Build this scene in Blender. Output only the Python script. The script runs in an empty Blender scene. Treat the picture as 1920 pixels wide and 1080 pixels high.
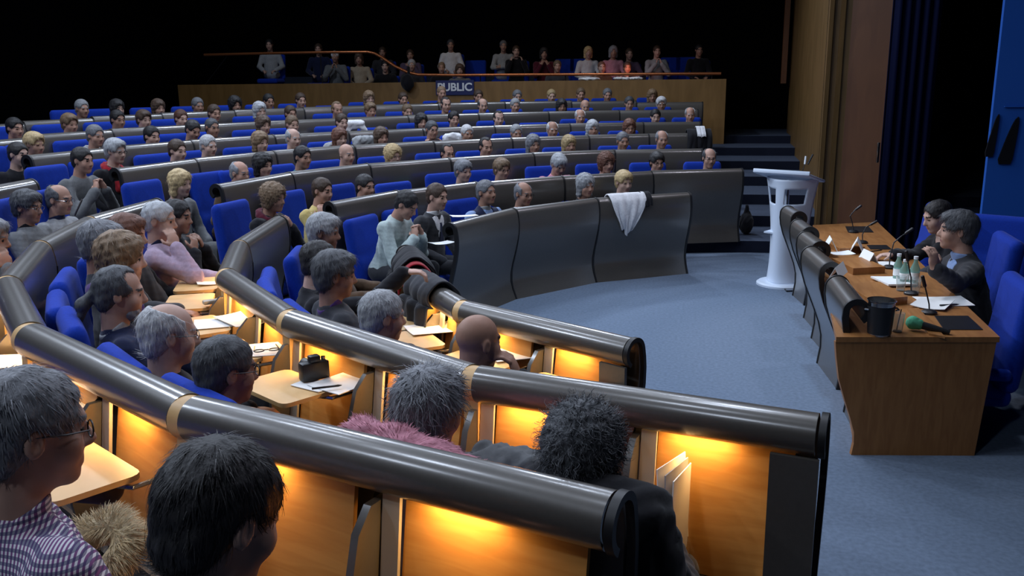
import bpy, bmesh, math, random
import numpy as np
from mathutils import Vector, Matrix
random.seed(7); RNG = np.random.default_rng(7)
C = bpy.context.scene.collection
PI = math.pi
R = math.radians
# ------------------------------------------------------------------ camera model and the hall's plan
CAM = np.array([-1.2296, -6.7299, 2.0816]); YAW, PIT, ROLL, FPX = 0.18, 0.2283, -0.0108, 1660.83
_fw = np.array([-math.sin(YAW) * math.cos(PIT), math.cos(YAW) * math.cos(PIT), -math.sin(PIT)])
_r = np.array([math.cos(YAW), math.sin(YAW), 0.0]); _u = np.cross(_r, _fw)
_rt = _r * math.cos(ROLL) + _u * math.sin(ROLL); _up = -_r * math.sin(ROLL) + _u * math.cos(ROLL)
AX, BN = 0.9832, 0.9027
def zk(k): return 0.9017 + 0.1451 * k - 0.0015 * k * k
def rk(k): return 3.2709 + 1.1485 * k
def tier(k): return 0.145 * k if k > 0 else 0.0
def ray(x, y):
    return _fw + _rt * (x - 960) / FPX - _up * (y - 540) / FPX
def onz(x, y, z):
    d = ray(x, y); return CAM + d * (z - CAM[2]) / d[2]
def ony(x, y, Y):
    d = ray(x, y); return CAM + d * (Y - CAM[1]) / d[1]
def onx(x, y, X):
    d = ray(x, y); return CAM + d * (X - CAM[0]) / d[0]
def kof(X): return (math.hypot(X[0] / AX, X[1] / (BN if X[1] < 0 else 1)) - 3.2709) / 1.1485
def ring(k, deg):
    a = R(deg); r = rk(k); y = r * math.sin(a)
    return np.array([-r * math.cos(a) * AX, y * (BN if y < 0 else 1), 0.0])
def angof(X): return math.degrees(math.atan2(X[1] / (BN if X[1] < 0 else 1), -X[0] / AX))
def regular(x, y, k, z, sr=0.15, sz=0.015, far=None):
    """the place along a line of sight that best fits row k at height z"""
    d = ray(x, y); best = None
    for t in np.arange(1.5, 24, 0.01):
        X = CAM + d * t
        e = ((kof(X) - k) / sr) ** 2 + ((X[2] - z) / sz) ** 2
        if best is None or e < best[0]: best = (e, X)
    return best[1]
# ------------------------------------------------------------------ materials
def mat(name, col, rough=0.6, metal=0.0, var=0.0, scale=12.0, bump=0.0, stretch=None, spec=0.5, emit=None, trans=0.0, sheen=0.0, coat=0.0):
    m = bpy.data.materials.new(name); m.use_nodes = True
    nt = m.node_tree; b = nt.nodes['Principled BSDF']
    b.inputs['Base Color'].default_value = (*col, 1); b.inputs['Roughness'].default_value = rough
    b.inputs['Metallic'].default_value = metal; b.inputs['Specular IOR Level'].default_value = spec
    if trans: b.inputs['Transmission Weight'].default_value = trans
    if coat: b.inputs['Coat Weight'].default_value = coat; b.inputs['Coat Roughness'].default_value = .21
    if sheen: b.inputs['Sheen Weight'].default_value = sheen
    if emit: b.inputs['Emission Color'].default_value = (*emit[:3], 1); b.inputs['Emission Strength'].default_value = emit[3]
    if var or bump:
        tc = nt.nodes.new('ShaderNodeTexCoord'); mp = nt.nodes.new('ShaderNodeMapping'); nz = nt.nodes.new('ShaderNodeTexNoise')
        nz.inputs['Scale'].default_value = scale; nz.inputs['Detail'].default_value = 5
        if stretch: mp.inputs['Scale'].default_value = stretch
        nt.links.new(tc.outputs['Object'], mp.inputs['Vector']); nt.links.new(mp.outputs['Vector'], nz.inputs['Vector'])
        if var:
            rp = nt.nodes.new('ShaderNodeValToRGB')
            rp.color_ramp.elements[0].position = 0.3; rp.color_ramp.elements[1].position = 0.7
            rp.color_ramp.elements[0].color = (*[c * (1 - var) for c in col], 1)
            rp.color_ramp.elements[1].color = (*[min(1, c * (1 + var)) for c in col], 1)
            nt.links.new(nz.outputs['Fac'], rp.inputs['Fac']); nt.links.new(rp.outputs['Color'], b.inputs['Base Color'])
        if bump:
            bp = nt.nodes.new('ShaderNodeBump'); bp.inputs['Strength'].default_value = bump; bp.inputs['Distance'].default_value = 0.004
            nt.links.new(nz.outputs['Fac'], bp.inputs['Height']); nt.links.new(bp.outputs['Normal'], b.inputs['Normal'])
    return m
def wood(name, a, b_, stretch=(2.0, 2.0, 14.0), rough=0.45):
    m = mat(name, a, rough); nt = m.node_tree; b = nt.nodes['Principled BSDF']
    tc = nt.nodes.new('ShaderNodeTexCoord'); mp = nt.nodes.new('ShaderNodeMapping'); mp.inputs['Scale'].default_value = stretch
    nz = nt.nodes.new('ShaderNodeTexNoise'); nz.inputs['Scale'].default_value = 2.2; nz.inputs['Detail'].default_value = 7; nz.inputs['Distortion'].default_value = 0.8
    rp = nt.nodes.new('ShaderNodeValToRGB'); rp.color_ramp.elements[0].color = (*a, 1); rp.color_ramp.elements[1].color = (*b_, 1)
    rp.color_ramp.elements[0].position = 0.35; rp.color_ramp.elements[1].position = 0.66
    nt.links.new(tc.outputs['Object'], mp.inputs[0]); nt.links.new(mp.outputs[0], nz.inputs['Vector'])
    nt.links.new(nz.outputs['Fac'], rp.inputs[0]); nt.links.new(rp.outputs[0], b.inputs['Base Color'])
    return m
def hairmat(name, col):
    m = mat(name, col, 0.55, spec=0.35); nt = m.node_tree; b = nt.nodes['Principled BSDF']
    tc = nt.nodes.new('ShaderNodeTexCoord'); mp = nt.nodes.new('ShaderNodeMapping'); mp.inputs['Scale'].default_value = (60, 60, 18)
    nz = nt.nodes.new('ShaderNodeTexNoise'); nz.inputs['Scale'].default_value = 2.0; nz.inputs['Detail'].default_value = 4
    ge = nt.nodes.new('ShaderNodeNewGeometry'); mx = nt.nodes.new('ShaderNodeMath'); mx.operation = 'ADD'; ml = nt.nodes.new('ShaderNodeMath'); ml.operation = 'MULTIPLY'; ml.inputs[1].default_value = 0.55
    nt.links.new(ge.outputs['Random Per Island'], ml.inputs[0]); nt.links.new(nz.outputs['Fac'], mx.inputs[0]); nt.links.new(ml.outputs[0], mx.inputs[1])
    rp = nt.nodes.new('ShaderNodeValToRGB'); rp.color_ramp.elements[0].position = 0.3; rp.color_ramp.elements[1].position = 1.0
    rp.color_ramp.elements[0].color = (*[c * 0.55 for c in col], 1); rp.color_ramp.elements[1].color = (*[min(1, c * 1.6 + .015) for c in col], 1)
    nt.links.new(tc.outputs['Object'], mp.inputs[0]); nt.links.new(mp.outputs[0], nz.inputs['Vector'])
    nt.links.new(mx.outputs[0], rp.inputs[0]); nt.links.new(rp.outputs[0], b.inputs['Base Color'])
    bp = nt.nodes.new('ShaderNodeBump'); bp.inputs['Strength'].default_value = 0.5; bp.inputs['Distance'].default_value = 0.006
    nt.links.new(nz.outputs['Fac'], bp.inputs['Height']); nt.links.new(bp.outputs['Normal'], b.inputs['Normal'])
    return m
def gingham(name):
    m = mat(name, (.6, .6, .65), 0.8); nt = m.node_tree; b = nt.nodes['Principled BSDF']
    tc = nt.nodes.new('ShaderNodeTexCoord'); sx = nt.nodes.new('ShaderNodeSeparateXYZ'); nt.links.new(tc.outputs['Object'], sx.inputs[0])
    def stripe(o1, o2):
        a = nt.nodes.new('ShaderNodeMath'); a.operation = 'ADD'; nt.links.new(o1, a.inputs[0]); nt.links.new(o2, a.inputs[1]) if o2 else None
        f = nt.nodes.new('ShaderNodeMath'); f.operation = 'MULTIPLY'; f.inputs[1].default_value = 88.0; nt.links.new(a.outputs[0], f.inputs[0])
        g = nt.nodes.new('ShaderNodeMath'); g.operation = 'FRACT'; nt.links.new(f.outputs[0], g.inputs[0])
        h = nt.nodes.new('ShaderNodeMath'); h.operation = 'GREATER_THAN'; h.inputs[1].default_value = 0.5; nt.links.new(g.outputs[0], h.inputs[0])
        return h.outputs[0]
    s1 = stripe(sx.outputs['X'], sx.outputs['Y']); s2 = stripe(sx.outputs['Z'], None)
    m1 = nt.nodes.new('ShaderNodeMix'); m1.data_type = 'RGBA'; m1.inputs['A'].default_value = (.75, .76, .8, 1); m1.inputs['B'].default_value = (.2, .07, .22, 1); nt.links.new(s1, m1.inputs['Factor'])
    m2 = nt.nodes.new('ShaderNodeMix'); m2.data_type = 'RGBA'; m2.inputs['B'].default_value = (.035, .04, .13, 1)
    hf = nt.nodes.new('ShaderNodeMath'); hf.operation = 'MULTIPLY'; hf.inputs[1].default_value = 0.75; nt.links.new(s2, hf.inputs[0])
    nt.links.new(hf.outputs[0], m2.inputs['Factor']); nt.links.new(m1.outputs['Result'], m2.inputs['A']); nt.links.new(m2.outputs['Result'], b.inputs['Base Color'])
    return m
MT = {
 'metal': mat('grey_lacquered_metal', (.088, .079, .069), 0.42, 0.25, var=.05, scale=60, coat=1.0),
 'blackrub': mat('black_rubber', (.006, .006, .007), 0.5),
 'wood': wood('orange_veneer', (.50, .235, .055), (.58, .30, .08)),
 'woodlight': wood('pale_beech', (.60, .36, .14), (.70, .45, .20)),
 'tablewood': wood('table_veneer', (.30, .12, .032), (.38, .165, .048), (14, 2, 2)),
 'panelwood': wood('wall_veneer', (.20, .105, .028), (.26, .14, .042), (3, 3, .6)),
 'pierwood': wood('pier_veneer', (.12, .066, .018), (.165, .09, .028), (3, 3, .6)),
 'redwood': wood('red_veneer', (.13, .048, .018), (.165, .064, .024), (3, 3, .6)),
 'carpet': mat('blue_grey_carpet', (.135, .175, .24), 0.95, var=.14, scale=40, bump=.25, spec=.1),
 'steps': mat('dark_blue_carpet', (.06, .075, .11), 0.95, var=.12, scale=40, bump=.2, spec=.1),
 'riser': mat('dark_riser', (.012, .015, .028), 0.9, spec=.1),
 'seat': mat('royal_blue_upholstery', (.005, .034, .33), 0.85, var=.12, scale=90, bump=.15, sheen=.06, spec=.15),
 'dark': mat('black_fabric', (.008, .008, .011), 0.9, spec=.1),
 'wallblack': mat('matte_black_wall', (.006, .006, .008), 1.0, spec=0),
 'curtain': mat('navy_velvet_curtain', (.006, .008, .03), 0.95, spec=.05),
 'screenblue': mat('blue_backdrop', (.02, .10, .42), 0.8, spec=.1),
 'white': mat('white_plastic', (.80, .82, .85), 0.4),
 'acryl': mat('frosted_acrylic', (.70, .78, .90), 0.35, spec=.5),
 'paper': mat('white_paper', (.82, .82, .80), 0.8),
 'ink': mat('printed_grey', (.30, .31, .34), 0.8),
 'steel': mat('chrome_steel', (.62, .62, .62), 0.18, 1.0),
 'black': mat('black_plastic', (.012, .012, .014), 0.4),
 'copper': mat('copper_rail', (.52, .17, .06), 0.32, 0.75),
 'green': mat('green_foam', (.10, .42, .24), 0.9),
 'glass': mat('clear_glass', (.9, .95, .95), 0.05, trans=.9),
 'bottle': mat('green_water_bottle', (.35, .62, .55), 0.12, trans=.6),
 'signblue': mat('navy_sign', (.012, .02, .11), 0.6),
 'lampglow': mat('warm_lamp', (.9, .8, .6), 0.5, emit=(1, .62, .25, 6)),
 'eye': mat('dark_eye', (.015, .012, .012), 0.3),
 'lip': mat('lips', (.30, .13, .12), 0.5),
 'beige': mat('beige_lacquer', (.42, .37, .30), 0.45),
}
SKIN = [mat('skin_%d' % i, c, 0.55, var=.07, scale=25, spec=.35) for i, c in enumerate([(.48, .29, .22), (.42, .24, .175), (.53, .34, .27), (.36, .20, .14), (.46, .26, .19)])]
HAIRC = {k: hairmat('hair_' + k, v) for k, v in dict(grey=(.15, .155, .17), white=(.44, .44, .45), black=(.010, .009, .010), brown=(.055, .032, .02), dkgrey=(.050, .053, .060), blond=(.38, .28, .14), ltbrown=(.14, .09, .05), auburn=(.09, .035, .02), silver=(.28, .29, .305)).items()}
CLOTH = {k: mat('cloth_' + k, v, 0.9, var=.12, scale=55, bump=.12, sheen=.15, spec=.15) for k, v in dict(black=(.009, .009, .012), navy=(.012, .017, .05), grey=(.13, .135, .14), ltgrey=(.33, .34, .35), white=(.72, .72, .74), brown=(.085, .05, .028), red=(.28, .012, .02), pink=(.55, .24, .30), lilac=(.42, .32, .42), yellow=(.55, .43, .16), teal=(.03, .16, .18), mint=(.42, .50, .49), charcoal=(.035, .036, .042), ltblue=(.22, .32, .55), purple=(.07, .03, .14), plaid=(.10, .07, .12), beige=(.40, .33, .24), maroon=(.09, .012, .025)).items()}
CLOTH['gingham'] = gingham('gingham_check_cloth')
# ------------------------------------------------------------------ mesh builder
class MB:
    def __init__(s): s.v = []; s.f = []
    def add(s, vs, fs):
        b = len(s.v); s.v += [tuple(map(float, p)) for p in vs]; s.f += [tuple(i + b for i in q) for q in fs]; return s
    def box(s, c, d, rot=None, bev=0.0):
        bm = bmesh.new(); bmesh.ops.create_cube(bm, size=1); bmesh.ops.scale(bm, vec=d, verts=bm.verts)
        if bev: bmesh.ops.bevel(bm, geom=bm.edges[:] , offset=bev, segments=2, affect='EDGES', profile=.5)
        M = Matrix.Translation(c) @ (rot.to_4x4() if rot else Matrix()); bm.verts.index_update()
        s.add([M @ v.co for v in bm.verts], [[v.index for v in f.verts] for f in bm.faces]); bm.free(); return s
    def tube(s, pts, r, n=10, cap=True):
        pts = [Vector(p) for p in pts]; m = len(pts); rs = r if isinstance(r, (list, tuple)) else [r] * m
        vs = []; up = None
        for i, p in enumerate(pts):
            t = (pts[min(i + 1, m - 1)] - pts[max(i - 1, 0)]).normalized()
            if up is None: up = t.orthogonal().normalized()
            up = (up - t * up.dot(t)).normalized(); w = t.cross(up)
            vs += [p + (up * math.cos(2 * PI * j / n) + w * math.sin(2 * PI * j / n)) * rs[i] for j in range(n)]
        fs = [(i * n + j, i * n + (j + 1) % n, (i + 1) * n + (j + 1) % n, (i + 1) * n + j) for i in range(m - 1) for j in range(n)]
        if cap: fs += [tuple(range(n))[::-1], tuple((m - 1) * n + j for j in range(n))]
        return s.add(vs, fs)
    def lathe(s, prof, c=(0, 0, 0), n=24, M=None):
        vs = []; m = len(prof)
        for (r, z) in prof:
            for j in range(n):
                p = Vector((max(r, 1e-4) * math.cos(2 * PI * j / n), max(r, 1e-4) * math.sin(2 * PI * j / n), z))
                vs.append((M @ p if M else p) + Vector(c))
        fs = [(i * n + j, i * n + (j + 1) % n, (i + 1) * n + (j + 1) % n, (i + 1) * n + j) for i in range(m - 1) for j in range(n)]
        fs += [tuple(range(n))[::-1], tuple((m - 1) * n + j for j in range(n))]
        return s.add(vs, fs)
    def prism(s, poly, x0, x1, axis='X', tri=False):
        """extrude a closed (a, b) polygon; axis X: (x, a, b); Z: (a, b, z)"""
        n = len(poly); P = (lambda t, q: (t, q[0], q[1])) if axis == 'X' else ((lambda t, q: (q[0], q[1], t)) if axis == 'Z' else (lambda t, q: (q[0], t, q[1])))
        vs = [P(x0, q) for q in poly] + [P(x1, q) for q in poly]
        fs = [(i, (i + 1) % n, n + (i + 1) % n, n + i) for i in range(n)]
        if tri:      # strip-like caps for a sheet profile (first half outer, second half inner reversed)
            h = n // 2
            fs += [(i, i + 1, n - 2 - i, n - 1 - i) for i in range(h - 1)] + [(n + n - 1 - i, n + n - 2 - i, n + i + 1, n + i) for i in range(h - 1)]
        else: fs += [tuple(range(n))[::-1], tuple(range(n, 2 * n))]
        return s.add(vs, fs)
    def build(s, name, m, parent=None, loc=None, smooth=35, rz=0):
        me = bpy.data.meshes.new(name); me.from_pydata(s.v, [], s.f)
        bm = bmesh.new(); bm.from_mesh(me); bmesh.ops.recalc_face_normals(bm, faces=bm.faces); bm.to_mesh(me); bm.free()
        return link(name, me, m, parent, loc, smooth, rz)
def link(name, me, m, parent=None, loc=None, smooth=35, rz=0):
    if smooth:
        me.polygons.foreach_set('use_smooth', [True] * len(me.polygons)); me.set_sharp_from_angle(angle=R(smooth))
    for q in (m if isinstance(m, (list, tuple)) else [m]): me.materials.append(q)
    o = bpy.data.objects.new(name, me); C.objects.link(o)
    if parent: o.parent = parent
    if loc is not None: o.location = loc
    if rz: o.rotation_euler = (0, 0, rz)
    return o
def thing(name, label, cat, loc=(0, 0, 0), rz=0.0, group=None):
    o = bpy.data.objects.new(name, None); C.objects.link(o); o.empty_display_size = .1
    o.location = loc; o.rotation_euler = (0, 0, rz); return tag(o, label, cat, group)
def tag(o, label, cat, group=None):
    o['label'] = label; o['category'] = cat
    if group: o['group'] = group
    return o
def struct(o): o['kind'] = 'structure'; return o
ORD = ['', 'front', 'second', 'third', 'fourth', 'fifth', 'sixth', 'seventh']
ORDN = ['', 'first', 'second', 'third', 'fourth', 'fifth', 'sixth', 'seventh', 'eighth', 'ninth', 'tenth', 'eleventh', 'twelfth', 'thirteenth', 'fourteenth', 'fifteenth', 'sixteenth', 'seventeenth', 'eighteenth', 'nineteenth', 'twentieth']
# ------------------------------------------------------------------ sculpting: distance fields turned into one skin each
class Field:
    def __init__(s, lo, hi, v):
        s.v = v; s.o = np.array(lo, float) - 2 * v; s.n = np.ceil((np.array(hi) - np.array(lo)) / v).astype(int) + 5
        s.A = np.full(s.n, 0.2, np.float32); s.ax = [s.o[i] + v * np.arange(s.n[i]) for i in range(3)]
    def _sub(s, lo, hi):
        a = np.clip(np.floor((np.array(lo) - s.o) / s.v).astype(int), 0, s.n); b = np.clip(np.ceil((np.array(hi) - s.o) / s.v).astype(int) + 1, 0, s.n)
        if np.any(b <= a): return None, None
        sl = tuple(slice(a[i], b[i]) for i in range(3))
        return sl, (s.ax[0][sl[0]][:, None, None], s.ax[1][sl[1]][None, :, None], s.ax[2][sl[2]][None, None, :])
    def put(s, prim, k=.02, sub=False, inter=False):
        lo, hi, fn = prim; pad = k + 2.5 * s.v
        if inter: sl, P = (slice(None),) * 3, (s.ax[0][:, None, None], s.ax[1][None, :, None], s.ax[2][None, None, :])
        else: sl, P = s._sub(np.array(lo) - pad, np.array(hi) + pad)
        if sl is None: return s
        d = fn(*P).astype(np.float32); a = s.A[sl]
        if inter: s.A[sl] = np.maximum(a, d)
        elif sub:
            d = -d; h = np.maximum(k - np.abs(a - d), 0) / max(k, 1e-6); s.A[sl] = np.maximum(a, d) + h * h * k * .25
        else:
            h = np.maximum(k - np.abs(a - d), 0) / max(k, 1e-6); s.A[sl] = np.minimum(a, d) - h * h * k * .25
        return s
    def noise(s, amp, freq, seed=0):
        r = np.random.default_rng(seed); X, Y, Z = s.ax[0][:, None, None], s.ax[1][None, :, None], s.ax[2][None, None, :]; t = 0
        for i in range(3):
            f = r.normal(size=(3, 3)) * freq * (1 + .6 * i); q = r.uniform(0, 6, 3)
            t = t + np.sin(X * f[0, 0] + Y * f[0, 1] + Z * f[0, 2] + q[0]) * np.sin(X * f[1, 0] + Y * f[1, 1] + Z * f[1, 2] + q[1]) / (1 + .5 * i)
        s.A += (amp * t).astype(np.float32); return s
    def mesh(s):
        A = s.A; I = A < 0
        A = A.copy(); A[0] = A[-1] = .1; A[:, 0] = A[:, -1] = .1; A[:, :, 0] = A[:, :, -1] = .1; I = A < 0
        c = np.zeros(s.n - 1, np.int8)
        for i in (0, 1):
            for j in (0, 1):
                for k in (0, 1): c += I[i:s.n[0] - 1 + i, j:s.n[1] - 1 + j, k:s.n[2] - 1 + k]
        act = np.nonzero((c > 0) & (c < 8)); m = len(act[0]); idx = np.full(s.n - 1, -1, np.int32); idx[act] = np.arange(m)
        V = np.zeros((m, 3)); W = np.zeros(m); cor = [(i, j, k) for i in (0, 1) for j in (0, 1) for k in (0, 1)]
        val = {q: A[act[0] + q[0], act[1] + q[1], act[2] + q[2]].astype(float) for q in cor}
        for q in cor:
            for ax in range(3):
                if q[ax] == 0:
                    w = tuple(1 if i == ax else q[i] for i in range(3)); a, b = val[q], val[w]; hit = (a < 0) != (b < 0)
                    t = np.where(hit, a / np.where(hit, a - b, 1), 0)
                    for i in range(3): V[:, i] += np.where(hit, q[i] + (t if i == ax else 0), 0)
                    W += hit
        V = V / W[:, None]; V = (np.stack(act, 1) + V) * s.v + s.o
        F = []
        for ax in range(3):
            sl0 = [slice(1, -1)] * 3; sl1 = [slice(1, -1)] * 3; sl0[ax] = slice(0, -1); sl1[ax] = slice(1, None)
            a, b = I[tuple(sl0)], I[tuple(sl1)]; e = np.nonzero(a != b); fl = a[e]
            base = [e[i] + (0 if i == ax else 1) for i in range(3)]; u, w = [(1, 2), (2, 0), (0, 1)][ax]
            def cell(du, dw):
                g = list(base); g[u] = g[u] + du; g[w] = g[w] + dw; return idx[g[0], g[1], g[2]]
            q = np.stack([cell(-1, -1), cell(0, -1), cell(0, 0), cell(-1, 0)], 1); q[~fl] = q[~fl][:, ::-1]; F.append(q)
        F = np.concatenate(F); return V, F[(F >= 0).all(1)]
def np_mesh(name, V, F, mi=None):
    me = bpy.data.meshes.new(name); me.vertices.add(len(V)); me.vertices.foreach_set('co', np.asarray(V, np.float32).ravel())
    me.loops.add(F.size); me.loops.foreach_set('vertex_index', F.astype(np.int32).ravel())
    me.polygons.add(len(F)); me.polygons.foreach_set('loop_start', np.arange(0, F.size, F.shape[1], dtype=np.int32))
    if mi is not None: me.polygons.foreach_set('material_index', mi.astype(np.int32))
    me.polygons.foreach_set('use_smooth', np.ones(len(F), bool)); me.update(calc_edges=True); me.validate(); return me
I3 = np.eye(3)
def ell(c, r, M=I3, g=0.0):
    c = np.array(c, float); r = np.array(r, float) + g; ext = np.sqrt(((M * r[None, :]) ** 2).sum(1))
    def fn(X, Y, Z):
        x, y, z = X - c[0], Y - c[1], Z - c[2]
        p = [(M[0, i] * x + M[1, i] * y + M[2, i] * z) / r[i] for i in range(3)]
        k0 = np.sqrt(p[0] ** 2 + p[1] ** 2 + p[2] ** 2) + 1e-9; k1 = np.sqrt((p[0] / r[0]) ** 2 + (p[1] / r[1]) ** 2 + (p[2] / r[2]) ** 2) + 1e-9
        return k0 * (k0 - 1) / k1
    return c - ext, c + ext, fn
def cap(a, b, ra, rb=None, g=0.0):
    a = np.array(a, float); b = np.array(b, float); rb = ra if rb is None else rb; ra += g; rb += g; m = max(ra, rb); ab = b - a; L = ab @ ab + 1e-12
    def fn(X, Y, Z):
        x, y, z = X - a[0], Y - a[1], Z - a[2]; t = np.clip((x * ab[0] + y * ab[1] + z * ab[2]) / L, 0, 1)
        return np.sqrt((x - ab[0] * t) ** 2 + (y - ab[1] * t) ** 2 + (z - ab[2] * t) ** 2) - (ra + (rb - ra) * t)
    return np.minimum(a, b) - m, np.maximum(a, b) + m, fn
def plane(p, n):
    p = np.array(p, float); n = np.array(n, float) / np.linalg.norm(n)
    return p - 9, p + 9, lambda X, Y, Z: (X - p[0]) * n[0] + (Y - p[1]) * n[1] + (Z - p[2]) * n[2]
def rotm(yaw=0, pitch=0, roll=0):
    cy, sy, cp, sp, cr, sr = math.cos(yaw), math.sin(yaw), math.cos(pitch), math.sin(pitch), math.cos(roll), math.sin(roll)
    return np.array([[cy, -sy, 0], [sy, cy, 0], [0, 0, 1]]) @ np.array([[1, 0, 0], [0, cp, -sp], [0, sp, cp]]) @ np.array([[cr, 0, sr], [0, 1, 0], [-sr, 0, cr]])
def run(ops, v):
    ops = [o for o in ops if o]; un = [o for o in ops if o[1] == 'u']
    lo = np.min([o[0][0] for o in un], 0); hi = np.max([o[0][1] for o in un], 0); F = Field(lo, hi, v)
    for prim, t, k in ops:
        if t == 'n': F.noise(*prim)
        else: F.put(prim, k, sub=t == 's', inter=t == 'i')
    return F.mesh()
ARMS = {  # elbow, wrist, hand direction, palm normal for the right arm (mirrored for the left)
 'lap': ((.26, .05, .19), (.13, .28, .12), (-.45, .85, -.15), (0, 0, -1)), 'desk': ((.27, .14, .22), (.14, .36, .2), (-.5, .85, 0), (0, 0, -1)),
 'chin': ((.21, .22, .2), (.085, .17, .42), (-.45, -.1, .9), (-.4, -.9, 0)), 'clasp': ((.24, .2, .2), (.06, .235, .43), (-.35, -.25, .85), (-1, 0, 0)),
 'fold': ((.25, .12, .2), (-.06, .23, .22), (-1, -.05, 0), (0, -1, 0)), 'cheek': ((.22, .2, .24), (.13, .13, .46), (-.22, -.32, .9), (-.8, -.5, 0)),
 'phone': ((.24, .12, .22), (.12, .34, .36), (-.35, .35, .85), (-.3, -1, 0)), 'gest': ((.30, .22, .26), (.14, .42, .50), (-.25, .1, .95), (-.5, -.85, 0)),
 'low': ((.24, -.02, .17), (.2, .22, .06), (-.2, .95, -.1), (0, 0, -1))}
def hand_ops(W, d, n, side, v):
    d = np.array(d, float); d /= np.linalg.norm(d); n = np.array(n, float); n -= d * (n @ d); n /= np.linalg.norm(n) + 1e-9; a = np.cross(d, n) * side; W = np.array(W, float)
    M = np.stack([a, d, n], 1); o = [(ell(W + d * .048, (.039, .052, .016), M), 'u', .012)]
    for i, (s_, l) in enumerate(((-.028, .062), (-.009, .07), (.010, .074), (.028, .064))):
        b = W + d * .088 + a * s_; m_ = b + (d * .8 + n * .6) * l * .55; e = m_ + (d * .25 + n * .95) * l * .5
        o += [(cap(b, m_, .0095, .0088), 'u', .004), (cap(m_, e, .0088, .007), 'u', .003)]
    b = W + d * .022 + a * .030; m_ = b + (d * .55 + a * .7 + n * .25) * .045; e = m_ + (d * .8 + a * .1 + n * .4) * .032
    return o + [(cap(b, m_, .013, .0105), 'u', .008), (cap(m_, e, .0105, .008), 'u', .004)]
def posture(p):
    """joints of a seated figure in its own frame: +Y ahead, hips at the origin"""
    T = rotm(0, -p.get('lean', 0)); J = {'T': T}
    t = lambda *q: T @ np.array(q)
    J['nb'] = t(0, -.02, .49); J['Rh'] = rotm(p.get('hyaw', 0), p.get('hpitch', 0), p.get('hroll', 0))
    J['hc'] = J['nb'] + T @ np.array([0, .005, .055]) + J['Rh'] @ np.array([0, .028, .125])
    for nm, sd, key in (('R', 1, 'armR'), ('L', -1, 'armL')):
        a = p.get(key) or p.get('pose', 'lap')
        if isinstance(a, str): a = ARMS[a]
        E_, W_, d, n = [np.array(q, float) * np.array([sd, 1, 1]) for q in a]
        if p.get('lean', 0) and not p.get('absarm'): E_, W_ = T @ E_ , T @ W_
        J[nm] = (t(sd * .178, -.02, .425), E_, W_, d, n, sd)
    return J
def torso_ops(J, g, w=1.0):
    T = J['T']; t = lambda *q: T @ np.array(q)
    o = [(ell(t(0, -.01, .3), (.150 * w, .100, .19), T, g), 'u', .03), (cap(t(-.155, -.02, .415), t(.155, -.02, .415), .058, g=g), 'u', .05),
         (ell(t(0, .015, .12), (.145 * w, .115, .17), T, g), 'u', .06), (ell((0, 0, -.0), (.175, .135, .10), I3, g), 'u', .05),
         (cap(t(0, -.03, .43), t(0, -.03, .475), .075, .055, g), 'u', .04)]
    return o
def arm_ops(J, g, part=1.0):
    o = []
    for s in 'RL':
        S, E_, W_, d, n, sd = J[s]; W2 = E_ + (W_ - E_) * part
        o += [(cap(S, E_, .052, .043, g), 'u', .035), (cap(E_, W2, .043, .031 if part == 1 else .036, g), 'u', .02)]
    return o
def head_prims(J, detail=True):
    H, Rh = J['hc'], J['Rh']; h = lambda *q: H + Rh @ np.array(q); e = lambda c, r, g=0: ell(h(*c), r, Rh, g)
    o = [(e((0, -.012, .03), (.0755, .097, .086)), 'u', .02), (e((0, .032, -.045), (.059, .062, .078)), 'u', .03), (e((0, .066, -.104), (.026, .022, .02)), 'u', .025),
         (cap(h(-.03, .082, .02), h(.03, .082, .02), .011), 'u', .02), (cap(h(0, .088, .006), h(0, .108, -.034), .008, .0125), 'u', .014), (e((0, .098, -.04), (.019, .012, .009)), 'u', .008),
         (e((.042, .055, -.035), (.024, .028, .03)), 'u', .02), (e((-.042, .055, -.035), (.024, .028, .03)), 'u', .02),
         (e((.033, .100, -.002), (.020, .014, .012)), 's', .012), (e((-.033, .100, -.002), (.020, .014, .012)), 's', .012),
         (e((.032, .076, -.003), (.014, .013, .011)), 'u', .004), (e((-.032, .076, -.003), (.014, .013, .011)), 'u', .004),
         (cap(h(-.02, .083, -.066), h(.02, .083, -.066), .008), 'u', .008), (cap(h(-.016, .083, -.077), h(.016, .083, -.077), .009), 'u', .006)]
    for sx in (1, -1): o += [(e((sx * .078, -.012, -.008), (.009, .02, .031)), 'u', .008), (e((sx * .087, -.008, -.006), (.006, .010, .018)), 's', .004)]
    o += [(cap(h(0, -.025, -.06), J['nb'] + J['T'] @ np.array([0, -.01, -.02]), .056, .060), 'u', .03)]
    return o
def body_mesh(p, v):
    J = posture(p); ops = torso_ops(J, -.012) + arm_ops(J, -.004)
    for s in 'RL':
        S, E_, W_, d, n, sd = J[s]; ops += hand_ops(W_, d, n, sd, v)
    ops += head_prims(J)
    V, F = run(ops, v)
    fc = V[F].mean(1); l = (fc - J['hc']) @ J['Rh']; mi = np.zeros(len(F), int)
    ex, ez = np.abs(np.abs(l[:, 0]) - .032), np.abs(l[:, 2] + .003)
    mi[(l[:, 1] > .07) & ((ex / .013) ** 2 + (ez / .0065) ** 2 < 1)] = 1
    mi[(l[:, 1] > .07) & (np.abs(l[:, 0]) < .024) & (np.abs(l[:, 2] + .071) < .010)] = 2
    mi[(l[:, 1] > .066) & (np.abs(np.abs(l[:, 0]) - .034) < .018) & (np.abs(l[:, 2] - .021) < .0055)] = 3
    return np_mesh('body', V, F, mi)
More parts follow.
